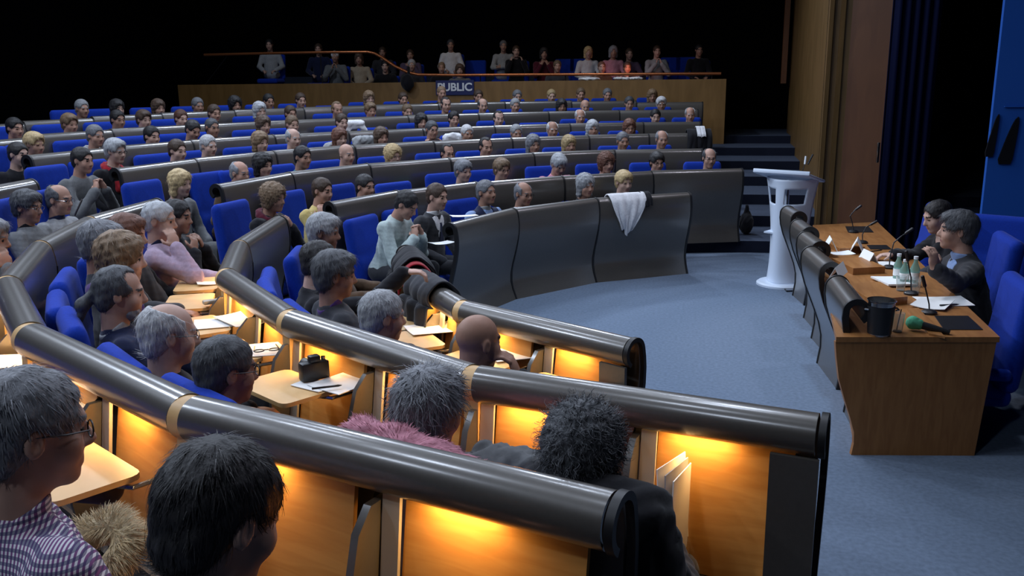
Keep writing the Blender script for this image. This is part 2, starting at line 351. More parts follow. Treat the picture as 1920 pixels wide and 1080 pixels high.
def shirt_mesh(p, v, g=.012):
    J = posture(p); ops = torso_ops(J, g, p.get('w', 1.0)) + arm_ops(J, g, p.get('sleeve', .93))
    if p.get('folds', True): ops.append(((.0035, 26, 3), 'n', 0))
    ops += [(ell(J['nb'] + J['T'] @ np.array([0, .02, .045]), (.062, .07, .045), J['T']), 's', .01)]
    return np_mesh('shirt', *run(ops, v))
def collar_mesh(p, v):
    J = posture(p); T = J['T']; nb = J['nb']; ops = [(cap(nb + T @ np.array([0, -.012, -.045]), nb + T @ np.array([0, -.004, .028]), .071, .068), 'u', .01), (plane(nb + T @ np.array([0, 0, .032]), T @ np.array([0, -.35, 1])), 'i', 0)]
    return np_mesh('collar', *run(ops, v))
def front_mesh(p, v):
    """a shirt front showing between the lapels"""
    J = posture(p); T = J['T']; t = lambda *q: T @ np.array(q)
    o = [(ell(t(0, -.01, .3), (.150, .100, .19), T, .017), 'u', .03), (cap(t(-.155, -.02, .415), t(.155, -.02, .415), .058, g=.017), 'u', .05), (plane(t(0, .03, .3), T @ np.array([0, -1, 0])), 'i', 0),
         (plane(t(0, 0, .2), T @ np.array([1, 0, -.30])), 'i', 0), (plane(t(0, 0, .2), T @ np.array([-1, 0, -.30])), 'i', 0)]
    return np_mesh('shirt_front', *run(o, v))
def legs_mesh(p, v):
    o = []; f = p.get('legs') or [((.10, .0, -.02), (.12, .43, .02), (.12, .42, -.36)), ((-.10, .0, -.02), (-.12, .43, .02), (-.12, .42, -.36))]
    for a, b, c in f: o += [(cap(a, b, .088, .064), 'u', .04), (cap(b, c, .062, .045), 'u', .02)]
    return np_mesh('trousers', *run(o + [(ell((0, 0, -.01), (.18, .14, .1)), 'u', .05)], v))
def shoe_mesh(c, v):
    c = np.array(c); return np_mesh('shoe', *run([(ell(c + (0, .06, -.045), (.045, .13, .04)), 'u', .02), (ell(c + (0, 0, -.02), (.045, .06, .06)), 'u', .02), (plane(c + (0, 0, -.075), (0, 0, -1)), 'i', 0)], v))
def hair_mesh(p, v, style):
    J = posture(p); H, Rh = J['hc'], J['Rh']; h = lambda *q: H + Rh @ np.array(q); e = lambda c, r, g=0: ell(h(*c), r, Rh, g); pl = lambda c, n: (plane(h(*c), Rh @ np.array(n, float)), 'i', 0)
    t = {'short': .012, 'crop': .006, 'recede': .010, 'ring': .012, 'full': .022, 'bob': .022, 'long': .022, 'curly': .030, 'pony': .010, 'cap': .012}[style]
    o = [(e((0, -.014, .03), (.0755, .097, .086), t), 'u', .02)]
    if style in ('bob', 'long', 'curly'):
        b = {'bob': -.10, 'long': -.19, 'curly': -.07}[style]
        o += [(cap(h(.062, -.02, .0), h(.066, -.015, b), .036, .034), 'u', .03), (cap(h(-.062, -.02, .0), h(-.066, -.015, b), .036, .034), 'u', .03), (cap(h(0, -.06, .0), h(0, -.065, b), .052, .055), 'u', .03)]
        if style != 'long': o += [(e((0, .05, .075), (.062, .045, .035)), 'u', .03)]
    if style in ('short', 'full', 'crop', 'pony', 'recede', 'ring', 'cap'): o += [(e((0, -.058, -.03), (.064, .045, .06), t * .6), 'u', .02)]
    if style == 'full': o += [(e((0, .055, .085), (.06, .045, .03)), 'u', .03)]
    if style == 'pony': o += [(cap(h(0, -.105, .0), h(0, -.15, -.06), .022, .03), 'u', .015), (cap(h(0, -.15, -.06), h(.0, -.16, -.13), .03, .012), 'u', .015)]
    if style == 'curly': o += [((.006, 60, 5), 'n', 0)]
    elif style != 'cap': o += [((.0018 if style != 'bob' else .0038, 38, 6), 'n', 0)]
    if style in ('short', 'full', 'crop', 'cap'):
        o += [(e((0, .118, -.030), (.080, .098, .103)), 's', .010), (e((.075, .06, -.08), (.045, .085, .085)), 's', .012), (e((-.075, .06, -.08), (.045, .085, .085)), 's', .012)]
    elif style in ('recede', 'pony'): o += [(e((0, .115, -.01), (.085, .112, .12)), 's', .012), (e((.05, .085, .075), (.036, .075, .05)), 's', .01), (e((-.05, .085, .075), (.036, .075, .05)), 's', .01), (e((.075, .06, -.08), (.045, .085, .085)), 's', .012), (e((-.075, .06, -.08), (.045, .085, .085)), 's', .012)]
    elif style == 'ring': o += [(e((0, .06, .125), (.082, .135, .10)), 's', .012), (e((0, .12, 0), (.1, .105, .2)), 's', .01), (e((.075, .06, -.085), (.045, .085, .085)), 's', .012), (e((-.075, .06, -.085), (.045, .085, .085)), 's', .012)]
    else: o += [(e((0, .125, -.045), (.064, .088, .108)), 's', .016)]
    if style not in ('long', 'bob', 'curly', 'pony'): o += [(e((.088, .0, -.015), (.03, .03, .036)), 's', .008), (e((-.088, .0, -.015), (.03, .03, .036)), 's', .008), pl((0, -.06, -.082), (0, .25, -1))]
    return run(o, v), J
def strands(V, F, J, n, L, curl=0.0, lift=.12, seed=1, w=.0016):
    """hair drawn as fine tapering locks over the cap"""
    r = np.random.default_rng(seed); fa, fb, fcx = V[F[:, 0]], V[F[:, 1]], V[F[:, 2]]
    N = np.cross(fb - fa, fcx - fa); ar = np.linalg.norm(N, axis=1) + 1e-12; N /= ar[:, None]; oc = V[F].mean(1) - J['hc']; oc /= np.linalg.norm(oc, axis=1)[:, None] + 1e-9; ar = ar * ((N * oc).sum(1) > .5) + 1e-12; pick = r.choice(len(F), n, p=ar / ar.sum())
    P = V[F[pick]].mean(1) + r.normal(size=(n, 3)) * .003; Nn = N[pick]; H, Rh = J['hc'], J['Rh']
    crown = H + Rh @ np.array([0.01, -.055, .115]); flow = P - crown; flow += (Rh @ np.array([0, 0, -.03]))
    flow -= Nn * (flow * Nn).sum(1)[:, None]; flow /= np.linalg.norm(flow, axis=1)[:, None] + 1e-6
    d = flow + Nn * lift + r.normal(size=(n, 3)) * (.13 if not curl else .45); d /= np.linalg.norm(d, axis=1)[:, None]; ln = L * r.uniform(.6, 1.25, n)
    side = np.cross(d, Nn); side /= np.linalg.norm(side, axis=1)[:, None] + 1e-6; K = 6; pts = []; ph = r.uniform(0, 6.28, n); dr = r.choice([-1, 1], n)
    c = P - Nn * .004
    for i in range(K):
        f = i / (K - 1); q = c + d * (ln * f)[:, None] - Nn * ((ln * f) ** 2 / .21)[:, None]
        if curl: q = q + (side * np.cos(ph + dr * f * 7)[:, None] + Nn * (np.sin(ph + dr * f * 7)[:, None] * .8 + .4)) * (curl * min(1, f * 3))
        pts.append(q)
    vs = []; 
    for i in range(K):
        ww = w * (1 - .75 * i / (K - 1)); vs += [pts[i] - side * ww, pts[i] + side * ww]
    A = np.stack(vs, 1).reshape(-1, 3); b = (np.arange(n) * 2 * K)[:, None]
    F2 = np.concatenate([np.stack([b[:, 0] + 2 * i, b[:, 0] + 2 * i + 1, b[:, 0] + 2 * i + 3, b[:, 0] + 2 * i + 2], 1) for i in range(K - 1)])
    return A, F2
def glasses(J, parent, dark=False, s=1.0):
    H, Rh = J['hc'], J['Rh']; h = lambda *q: H + Rh @ np.array(q); mb = MB()
    for sx in (1, -1):
        mb.tube([h(sx * .034 + .022 * math.cos(a), .100 - .06 * abs(sx * .034 + .022 * math.cos(a) - 0) * .3, -.004 + .017 * math.sin(a)) for a in np.linspace(0, 2 * PI, 15)], .0018, 5)
        mb.tube([h(sx * .056, .092, .0), h(sx * .079, .045, .004), h(sx * .082, -.012, .006), h(sx * .08, -.03, -.01)], .0018, 5)
    mb.tube([h(-.012, .101, .0), h(.012, .101, .0)], .0018, 5)
    g = mb.build('eyeglasses', MT['black'] if dark else MT['steel'], parent)
    return g
CACHE = {}
def setmats(o, mats):
    for i, m in enumerate(mats):
        o.material_slots[i].link = 'OBJECT'; o.material_slots[i].material = m
def person(head, face, label, hair='short', hc='grey', top='black', p=None, skin=None, v=.012, s=1.0, legs='charcoal', spec=None, loc_floor=None, group='audience', share=False, beard=None):
    """head: where the head's centre is; face: heading in radians of the body (0 looks along +Y)"""
    p = dict(p or {}); spec = spec or {}; skin = SKIN[RNG.integers(0, 5)] if skin is None else SKIN[skin]
    J = posture(p); c, sn = math.cos(face), math.sin(face); hl = J['hc'] * s
    loc = np.array(head) - np.array([c * hl[0] - sn * hl[1], sn * hl[0] + c * hl[1], hl[2]])
    r = thing('person', label, 'person', tuple(loc), face, group); r.scale = (s, s, s)
    key = (p.get('pose'), p.get('armR'), p.get('armL'), round(p.get('lean', 0), 2), round(p.get('hyaw', 0), 2), round(p.get('hpitch', 0), 2), v) if share else None
    def get(kind, fn, nm, m, extra=()):
        kk = (kind, key, extra)
        if key is not None and kk in CACHE: me = CACHE[kk]
        else:
            me = fn(); [me.materials.append(q) for q in m]
            if key is not None: CACHE[kk] = me
        o = bpy.data.objects.new(nm, me); C.objects.link(o); o.parent = r; setmats(o, m) if key is not None else None
        return o
    hm = HAIRC[hc]
    get('body', lambda: body_mesh(p, v), 'body', [skin, MT['eye'], MT['lip'], hm])
    get('shirt', lambda: shirt_mesh(p, v * 1.15, spec.get('g', .012)), spec.get('name', 'shirt'), [CLOTH[top]], (p.get('w'),))
    if hair != 'none':
        if hair == 'cap': get('hair', lambda: np_mesh('cap', *hair_mesh(p, v * .9, 'cap')[0]), 'cap', [CLOTH['white']], hair)
        else:
            def hm_():
                (V, F), J2 = hair_mesh(p, min(v * .8, .009), hair)
                if spec.get('strands') or v < .014:
                    A, F2 = strands(V, F, J2, **(spec.get('strands') or (dict(n=500 if share else 900, L=.028 if hair not in ('bob', 'full', 'long') else .045, w=.0018) if hair != 'curly' else dict(n=900, L=.03, w=.0018, curl=.006)))); F = np.concatenate([F, F2 + len(V)]); V = np.concatenate([V, A])
                return np_mesh('hair', V, F)
            get('hair', hm_, 'hair', [hm], hair)
    if beard: get('beard', lambda: np_mesh('beard', *run([(ell(J['hc'] + J['Rh'] @ np.array([0, .045, -.088]), (.055, .05, .045), J['Rh']), 'u', .02), (ell(J['hc'] + J['Rh'] @ np.array([0, .095, -.07]), (.024, .03, .016), J['Rh']), 's', .01), ((.003, 90, 4), 'n', 0)], v * .8)), 'beard', [HAIRC[beard]])
    if spec.get('collar'): get('collar', lambda: collar_mesh(p, v * .9), 'collar', [CLOTH[spec['collar']]], 'c')
    if spec.get('front'):
        get('front', lambda: front_mesh(p, v * .9), 'shirt_front', [CLOTH[spec['front']]])
    if spec.get('tie'):
        T = J['T']; q = lambda x, y, z: T @ np.array((x, y, z)); mb = MB()
        zs = [(.44, .018, .078), (.42, .014, .09), (.34, .024, .118), (.24, .03, .128), (.22, .0, .128)]
        mb.add([q(sx * w_, y, z) for z, w_, y in zs for sx in (-1, 1)] + [q(sx * w_, y - .012, z) for z, w_, y in zs for sx in (-1, 1)],
               [(2 * i, 2 * i + 1, 2 * i + 3, 2 * i + 2) for i in range(4)] + [(10 + 2 * i + 2, 10 + 2 * i + 3, 10 + 2 * i + 1, 10 + 2 * i) for i in range(4)])
        mb.build('tie', CLOTH[spec['tie']], r)
    if spec.get('vest'): get('vest', lambda: np_mesh('vest', *run(torso_ops(J, .022) + [(ell(J['nb'] + J['T'] @ np.array([0, .04, .02]), (.06, .09, .10), J['T']), 's', .01)], v)), 'vest', [CLOTH[spec['vest']]], 'v')
    if spec.get('scarf'):
        def sc():
            nb, T = J['nb'], J['T']; t = lambda *q: nb + T @ np.array(q); o = []
            for i in range(14):
                a, b = 2 * PI * i / 14, 2 * PI * (i + 1) / 14; o.append((cap(t(.085 * math.cos(a), -.01 + .085 * math.sin(a), -.01 - .03 * math.sin(a)), t(.085 * math.cos(b), -.01 + .085 * math.sin(b), -.01 - .03 * math.sin(b)), .032), 'u', .015))
            o += [(cap(t(.04, .085, -.04), t(.05, .125, -.2), .035, .04), 'u', .02), ((.004, 45, 2), 'n', 0)]
            return np_mesh('scarf', *run(o, v))
        get('scarf', sc, 'scarf', [CLOTH[spec['scarf']]], 's')
    if spec.get('glasses'): glasses(J, r, spec['glasses'] == 'dark')
    if legs:
        get('legs', lambda: legs_mesh(p, .02 if v > .008 else .014), 'trousers', [CLOTH[legs]])
        for sx, q in enumerate((p.get('legs') or [(0, 0, (.12, .42, -.36)), (0, 0, (-.12, .42, -.36))])): get('shoe%d' % sx, lambda: shoe_mesh(q[2], .016), 'shoe', [MT['black']])
    return r, J, loc
# ------------------------------------------------------------------ the shell of the hall
XR = 6.0
def ringpts(k, n=72, a0=-112, a1=90):
    P = [ring(k, a)[:2] for a in np.linspace(a0, a1, n)]; P.append(np.array([XR, P[-1][1]])); return P
mb = MB(); mb.add([(-14, -13, 0), (9, -13, 0), (9, 17, 0), (-14, 17, 0)], [(0, 1, 2, 3)])
struct(mb.build('floor', MT['carpet'], smooth=0))
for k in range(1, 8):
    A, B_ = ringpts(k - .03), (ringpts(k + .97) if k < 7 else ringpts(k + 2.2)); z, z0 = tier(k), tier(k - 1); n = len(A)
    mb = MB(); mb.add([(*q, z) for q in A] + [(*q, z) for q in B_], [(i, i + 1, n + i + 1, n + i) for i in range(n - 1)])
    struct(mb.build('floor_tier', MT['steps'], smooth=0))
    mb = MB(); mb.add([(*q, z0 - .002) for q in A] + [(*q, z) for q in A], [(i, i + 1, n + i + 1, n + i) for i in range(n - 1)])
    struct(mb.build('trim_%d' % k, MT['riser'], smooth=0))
def slab(name, m, c, d, rz=0.0, bev=0):
    o = MB().box((0, 0, 0), d, bev=bev).build(name, m, loc=c, smooth=0, rz=rz); return o
struct(slab('ceiling', MT['wallblack'], (-2.5, 3, 7.1), (26, 30, .2)))
struct(slab('wall_back', MT['wallblack'], (-2.5, 17.6, 3.5), (26, .2, 7.4)))
struct(slab('wall_left', MT['wallblack'], (-14.6, 3, 3.5), (.2, 30, 7.4)))
struct(slab('wall_right', MT['wallblack'], (9.0, 3, 3.5), (.2, 30, 7.4)))
struct(slab('wall_near', MT['wallblack'], (-2.5, -12.4, 3.5), (26, .2, 7.4)))
# veneered side wall beside the stairs: a run of panels in a slight fold, then its broad end
mb = MB()
W0, W1, W2, W3 = onz(1487, 235, 1.16), (0.98, 8.3), (0.86, 5.9), (0.86, 4.9)
def vwall(name, m, a, b, z0, z1, th=.12):
    a = np.array(a[:2], float); b = np.array(b[:2], float); d = b - a; L = np.linalg.norm(d); ang = math.atan2(d[1], d[0]); c = (a + b) / 2 + th / 2 * np.array([math.sin(ang), -math.cos(ang)]) * -1
    return slab(name, m, (c[0], c[1], (z0 + z1) / 2), (L, th, z1 - z0), ang)
struct(vwall('wall_side', MT['pierwood'], W2, W0, 0, 6.5)); 
p1, p2, p3, p4 = onz(1531, 405, .3), onz(1578, 440, .05), onz(1652, 440, .05), None
struct(vwall('wall_stairs', MT['redwood'], (0.84, 5.2), (0.92, 7.6), 0, 6.5, .06))
ea, eb = ony(1534, 300, 5.0), ony(1650, 300, 4.8)
em = ony(1578, 300, 4.95)
struct(vwall('wall_pier', MT['pierwood'], ea, em, 0, 6.5, .3)); struct(vwall('wall_return', MT['redwood'], em, eb, 0, 6.5, .3))
for px in (1541, 1562):
    q = ony(px, 300, 4.93); struct(slab('trim_8', MT['pierwood'], (q[0], q[1] + .02, 3.25), (.05, .06, 6.5)))
# dark strip far up beside the stairs
q = ony(1470, 130, 12.2); struct(slab('wall_column', MT['redwood'], (q[0], q[1], 3.6), (.10, .1, 3.2)))
# ------------------------------------------------------------------ navy curtain, black gap, blue backdrop
ca, cb = ony(1650, 300, 4.3), ony(1742, 300, 4.1)
mb = MB(); n = 60; vs = []
for i in range(n):
    f = i / (n - 1); x = ca[0] + (cb[0] - ca[0]) * f; y = ca[1] + (cb[1] - ca[1]) * f + .05 * math.sin(f * 34) + .02 * math.sin(f * 71)
    vs += [(x, y, 0.02), (x, y, 6.4)]
mb.add(vs, [(2 * i, 2 * i + 2, 2 * i + 3, 2 * i + 1) for i in range(n - 1)])
o = mb.build('curtain', MT['curtain']); sm = o.modifiers.new('t', 'SOLIDIFY'); sm.thickness = .012
tag(o, 'dark navy stage curtain hanging beside the wood-veneered pier', 'curtain')
ba = ony(1853, 300, 2.9)
bd = thing('backdrop_panel', 'tall blue lit backdrop panel with dark leaf shapes behind the stage', 'backdrop', (ba[0] + 1.6, 2.9, 0))
MB().box((0, .05, 2.6), (3.2, .06, 5.2)).build('panel', MT['screenblue'], bd, smooth=0)
def leafshape(px0, px1, py0, py1, name):
    a = ony(px0, py1, 2.9); b = ony(px1, py0, 2.9); mb = MB(); n = 20
    cx = lambda f: (a[0] + (b[0] - a[0]) * (.25 + .6 * f)); z = lambda f: a[2] + (b[2] - a[2]) * f
    w = lambda f: abs(b[0] - a[0]) * .80 * math.sqrt(max(0, (1 - f))) * (1.0 if f > .1 else .75 + 2.5 * f)
    L = [(cx(i / n) - w(i / n), z(i / n)) for i in range(n + 1)] + [(cx(i / n) + w(i / n) * .55, z(i / n)) for i in range(n, -1, -1)]
    mb.prism([(x - ba[0] - 1.6, q) for x, q in L], .0, .02, 'Y'); mb.build(name, MT['dark'], bd, smooth=0)
leafshape(1853, 1876, 214, 294, 'leaf_motif'); leafshape(1881, 1914, 219, 308, 'leaf_motif')
a, b = ony(1884, 200, 2.9), ony(1990, 200, 2.9); MB().box(((a[0] + b[0]) / 2 - ba[0] - 1.6, .01, a[2]), (b[0] - a[0], .02, .012)).build('seam', MT['screenblue'], bd, smooth=0)
# ------------------------------------------------------------------ desks: S-curved grey fronts that roll over at the top
def profile(stage=False):
    Rr = .07; P = [(Rr * math.cos(R(t)), -Rr + Rr * math.sin(R(t))) for t in np.linspace(238, 12, 22)]
    S = [(.078, -.105), (.083, -.16), (.080, -.24), (.064, -.33), (.038, -.43), (.006, -.54), (-.016, -.64), (-.018, -.72), (.002, -.80), (.03, -.87), (.042, -.90)] if not stage else \
        [(.072, -.11), (.062, -.18), (.035, -.27), (-.005, -.37), (-.045, -.47), (-.085, -.58), (-.108, -.68), (-.112, -.78), (-.10, -.88), (-.095, -.92)]
    out = []; 
    for i in range(len(S) - 1):
        for f in (0, .5): out.append(tuple(np.array(S[i]) * (1 - f) + np.array(S[i + 1]) * f))
    return P + out + [S[-1]]
def offset(P, d):
    P = [np.array(q) for q in P]; o = []
    for i, q in enumerate(P):
        t = P[min(i + 1, len(P) - 1)] - P[max(i - 1, 0)]; t = t / np.linalg.norm(t); o.append(tuple(q + np.array([-t[1], t[0]]) * d))
    return o
PROF = {False: profile(), True: profile(True)}
SEATN = {}
def desk(A, B, zc, zf, label, near=False, group=None, stage=False, ends=(False, True), tablets=(), lamps=(), name='desk_section', fins=True, cat='desk'):
    """A, B: crest ends (A on the body's left when looking from the stage side is irrelevant); the front looks towards the hall's centre"""
    A, B = np.array(A[:2], float), np.array(B[:2], float); mid = (A + B) / 2; d = B - A; L = np.linalg.norm(d); inward = -mid if not stage else np.array([-1., 0])
    if d[0] * inward[1] - d[1] * inward[0] < 0: A, B, d = B, A, -d; ends = ends[::-1]
    rz = math.atan2(d[1], d[0]); h = zc - zf; P = [(y, z if z > -.3 else -.3 + (z + .3) * ((h - .3) / ((.92 if stage else .90) - .3))) for y, z in PROF[stage]]
    t = thing(name, label, cat, (mid[0], mid[1], zf), rz, group)
    up = lambda Q: [(y, z + h) for y, z in Q]
    e = .012 if not near else .02
    out, inn = up(P), up(offset(P, -.010))
    MB().prism(out + inn[::-1], -L / 2 + e, L / 2 - e, tri=True).build('front_panel', MT['metal'], t, smooth=50)
    o2, i2 = up(offset(P, .005)), up(offset(P, -.03))
    for s, on in ((-1, ends[0]), (1, ends[1])):
        if not on: continue
        x = s * L / 2
        if near and on == 'rib':      # a beech rib shows in the gap, a black edge below it
            o3 = up(offset(P, -.004)); cut = [q for q in o3 if q[1] > h - .33]
            MB().prism(cut + [(-.045, h - .33)], x - .03, x + .03).build('rib', MT['woodlight'], t)
            lo = [i for i, q in enumerate(P) if q[1] < -.14]; i0 = lo[0] if lo[0] > 22 else 23
            MB().prism(o2[i0:] + i2[i0:][::-1], x - .011, x + .011, tri=True).build('edge_strip', MT['blackrub'], t)
        else: i2 = up(offset(P, -.016 if near else -.03)); MB().prism(o2 + i2[::-1], x - .011, x + .011, tri=True).build('edge_strip', MT['blackrub'], t)
    if near and fins:
        for i in range(2):
            xc = (-.25 + .5 * i) * L; hw = L / 4 - .015
            MB().box((xc, -.012, h - .37), (2 * hw - .14, .016, .50), Matrix.Rotation(R(-9), 3, 'X')).build('back_board', MT['wood'], t, smooth=0)
            lp = MB(); lp.box((xc, -.062, h - .74), (2 * hw - .02, .014, .24)); lp.box((xc, -.075, h - .645), (2 * hw - .1, .02, .014)); lp.build('lower_board', MT['metal'], t, smooth=0)
            pr = up([(.05, -.10), (.03, -.16), (-.06, -.16), (-.115, -.22), (-.15, -.34), (-.155, -.5), (-.13, -.66), (-.09, -.85), (-.05, -.87), (-.04, -.6), (-.02, -.2)])
            MB().prism(pr, xc - hw - .012, xc - hw + .012).build('support_fin', MT['metal'], t)
            MB().box((xc - hw + .045, -.045, h - .42), (.055, .012, .56), Matrix.Rotation(R(-7), 3, 'X')).build('side_board', MT['beige'], t, smooth=0)
            MB().box((xc - .06, .0, h - .085), (.24, .03, .012), bev=.004).build('lamp', MT['lampglow'], t)
            if i in lamps:
                ld = bpy.data.lights.new('desk_lamp_light', 'AREA'); ld.energy = LAMP_W; ld.color = (1, .56, .20); ld.shape = 'RECTANGLE'; ld.size = .2; ld.size_y = .02
                lo_ = bpy.data.objects.new('desk_lamp_light', ld); C.objects.link(lo_)
                c_, s_ = math.cos(rz), math.sin(rz); lx, ly = xc - .08, -.022
                lo_.location = (mid[0] + c_ * lx - s_ * ly, mid[1] + s_ * lx + c_ * ly, zf + h - .125)
                lo_.rotation_euler = (R(-22), 0, rz)
            if i in tablets:
                tb = MB(); w_, dp, rr = .40, .27, .035; poly = []
                for cx, cy, a0 in ((w_ / 2 - rr, dp / 2 - rr, 0), (-w_ / 2 + rr, dp / 2 - rr, 90), (-w_ / 2 + rr, -dp / 2 + rr, 180), (w_ / 2 - rr, -dp / 2 + rr, 270)):
                    poly += [(cx + rr * math.cos(R(a0 + q)), cy + rr * math.sin(R(a0 + q))) for q in (0, 30, 60, 90)]
                tz = h - .235; tb.prism([(xc + .02 + a, -.255 + b) for a, b in poly], tz - .018, tz, 'Z'); to = tb.build('tablet', MT['woodlight'], t)
                MB().tube([(xc + .23, -.06, tz - .03), (xc + .23, -.16, tz - .03), (xc + .17, -.2, tz - .025)], .008, 6).build('bracket', MT['steel'], to)
    if near:
        for s, on in ((-1, ends[0]), (1, ends[1])):
            if on is True and zc < 1.12: MB().box((s * (L / 2 - .078), -.062, (h - .13) / 2), (.15, .018, h - .13)).build('end_board', MT['metal'], t, smooth=0)
    return t, (mid, rz, L, h, zf, P)
LAMP_W = 1.9
NEARJ = {0: [(1190, 635), (870, 563), (787, 515), (760, 460)], 1: [(1548, 778), (890, 685), (545, 580), (425, 503), (447, 450), (522, 404)], 2: [(1165, 926), (355, 742), (55, 605), (12, 517), (72, 451), (165, 405), (292, 372)]}
FARJ = {0: [(843, 418), (960, 390), (1115, 371), (1290, 360)], 1: [(617, 378), (742, 357), (890, 341), (1052, 330), (1220, 320), (1390, 315)], 2: [(405, 346), (540, 322), (687, 306), (840, 296), (997, 286), (1150, 280), (1315, 279)],
 3: [(215, 316), (362, 297), (510, 282), (660, 271), (810, 264), (957, 258), (1102, 253), (1215, 250), (1328, 249)], 4: [(50, 292), (205, 275), (355, 262), (510, 252), (650, 246), (790, 240), (925, 235), (1067, 231), (1205, 229), (1312, 228)],
 5: [(-90, 272), (60, 254), (205, 241), (350, 234), (495, 227), (630, 221), (763, 216), (895, 211), (1027, 209), (1160, 206), (1308, 206)], 6: [(-60, 237), (40, 229), (170, 219), (300, 212), (437, 206), (567, 201), (695, 197), (820, 193), (945, 190), (1070, 189), (1192, 190), (1317, 193)]}
DESK = {}
for k, J_ in NEARJ.items():
    V = [regular(x, y, k, zk(k), .3, .012) for x, y in J_]
    for i in range(len(V) - 1):
        ln = np.linalg.norm(V[i][:2] - V[i + 1][:2]); tb, lp = (0, 1), (0, 1)
        if (k, i) in ((2, 0),): tb = ()
        if (k, i) == (1, 0): tb = ()
        if (k, i) == (1, 1): tb = (0,)
        if i == len(V) - 2 or (k == 2 and i >= 4): tb, lp = (), ()
        if k == 0 and i >= 1: tb, lp = (0, 1) if i == 1 else (), (0, 1) if i == 1 else ()
        nm = {0: 'from its stage end', 1: 'from its stage end', 2: 'from its stage end'}[k]
        DESK['n', k, i] = desk(V[i], V[i + 1], (V[i][2] + V[i + 1][2]) / 2, tier(k), 'curved grey desk with rolled top, %s %s, near %s row' % (ORDN[i + 1], nm, ORD[k + 1]), near=True, tablets=tb, lamps=lp, group='rolled-top desks', ends=(True, 'rib' if i < len(V) - 2 else True) if i == 0 else (False, 'rib' if i < len(V) - 2 else True))
for k, J_ in FARJ.items():
    V = [regular(x, y, k, zk(k), .12 if k > 2 else .2, .02) for x, y in J_]
    for i in range(len(V) - 1):
        DESK['f', k, i] = desk(V[i], V[i + 1], (V[i][2] + V[i + 1][2]) / 2, tier(k), 'curved grey desk front with black seam, %s along from the gangway, far %s row' % (ORDN[i + 1], ORD[k + 1]), group='rolled-top desks', ends=(i == 0, True))
# row three's near arm shows only its end beside the gangway
V3 = [np.array([*ring(3, a)[:2], zk(3)]) for a in (-.3, -10.5, -21)]
for i in range(2): DESK['n', 3, i] = desk(V3[i], V3[i + 1], zk(3), tier(3), 'curved grey desk in the fourth row, %s' % ('ending at the gangway' if i == 0 else 'second before the gangway'), group='rolled-top desks', ends=(True, False))
# ------------------------------------------------------------------ seats
def seat_meshes():
    f = lambda nm, ops, v=.018: np_mesh(nm, *run(ops, v))
    def rbox(c, d, r, M=I3):
        c = np.array(c, float); d = np.array(d, float) / 2 - r; ext = np.abs(M) @ (d + r)
        def fn(X, Y, Z):
            x, y, z = X - c[0], Y - c[1], Z - c[2]; q = [np.abs(M[0, i] * x + M[1, i] * y + M[2, i] * z) - d[i] for i in range(3)]
            return np.sqrt(np.maximum(q[0], 0) ** 2 + np.maximum(q[1], 0) ** 2 + np.maximum(q[2], 0) ** 2) + np.minimum(np.maximum(q[0], np.maximum(q[1], q[2])), 0) - r
        return c - ext, c + ext, fn
    T = rotm(0, R(9))
    back = f('backrest', [(rbox((0, -.06, .20), (.50, .10, .56), .045, T), 'u', .01), (rbox((0, -.005, .05), (.40, .07, .2), .03, T), 'u', .05)])
    cush = f('seat_cushion', [(rbox((0, .18, -.10), (.48, .46, .11), .045), 'u', .01)])
    ped = MB().box((0, .14, -.27), (.10, .24, .30), bev=.02)
    return back, cush, ped, rbox
S_BACK, S_CUSH, ped, rbox = seat_meshes()
S_BACK.materials.append(MT['seat']); S_CUSH.materials.append(MT['seat'])
_p = ped.build('pedestal', MT['black']); S_PED = _p.data; bpy.data.objects.remove(_p)
def seat(loc, rz, label, h=.43, tall=1.0):
    t = thing('auditorium_seat', label, 'seat', (loc[0], loc[1], loc[2]), rz, 'blue auditorium seats')
    for nm, me in (('backrest', S_BACK), ('seat_cushion', S_CUSH), ('pedestal', S_PED)):
        o = bpy.data.objects.new(nm, me); C.objects.link(o); o.parent = t; o.location = (0, 0, h)
        if nm == 'pedestal': sz = max(.05, (h - .125) / .30); o.scale.z = sz; o.location.z = .005 + .42 * sz
    t.scale.z = tall
    return t
def heading(dx, dy): return math.atan2(-dx, dy)
STAGE = np.array([.55, -.3])
PEOPLE = []; OCC = {}
ROWCOUNT = {}
def place(k, x, y, frac=None, hcz=None, sg=1):
    """where a seated head is: on the line of sight, a set distance behind its desk row (or at a set height above its tier)"""
    if hcz is not None: return onz(x, y, tier(k) + hcz)
    d = ray(x, y); best = None
    for t in np.arange(3, 24, .01):
        X = CAM + d * t
        if X[1] > -.5 or x < 700:
            e = abs(kof(X) - k - frac) + .9 * abs(X[2] - tier(k) - .98)
            if best is None or e < best[0]: best = (e, X)
    return best[1]
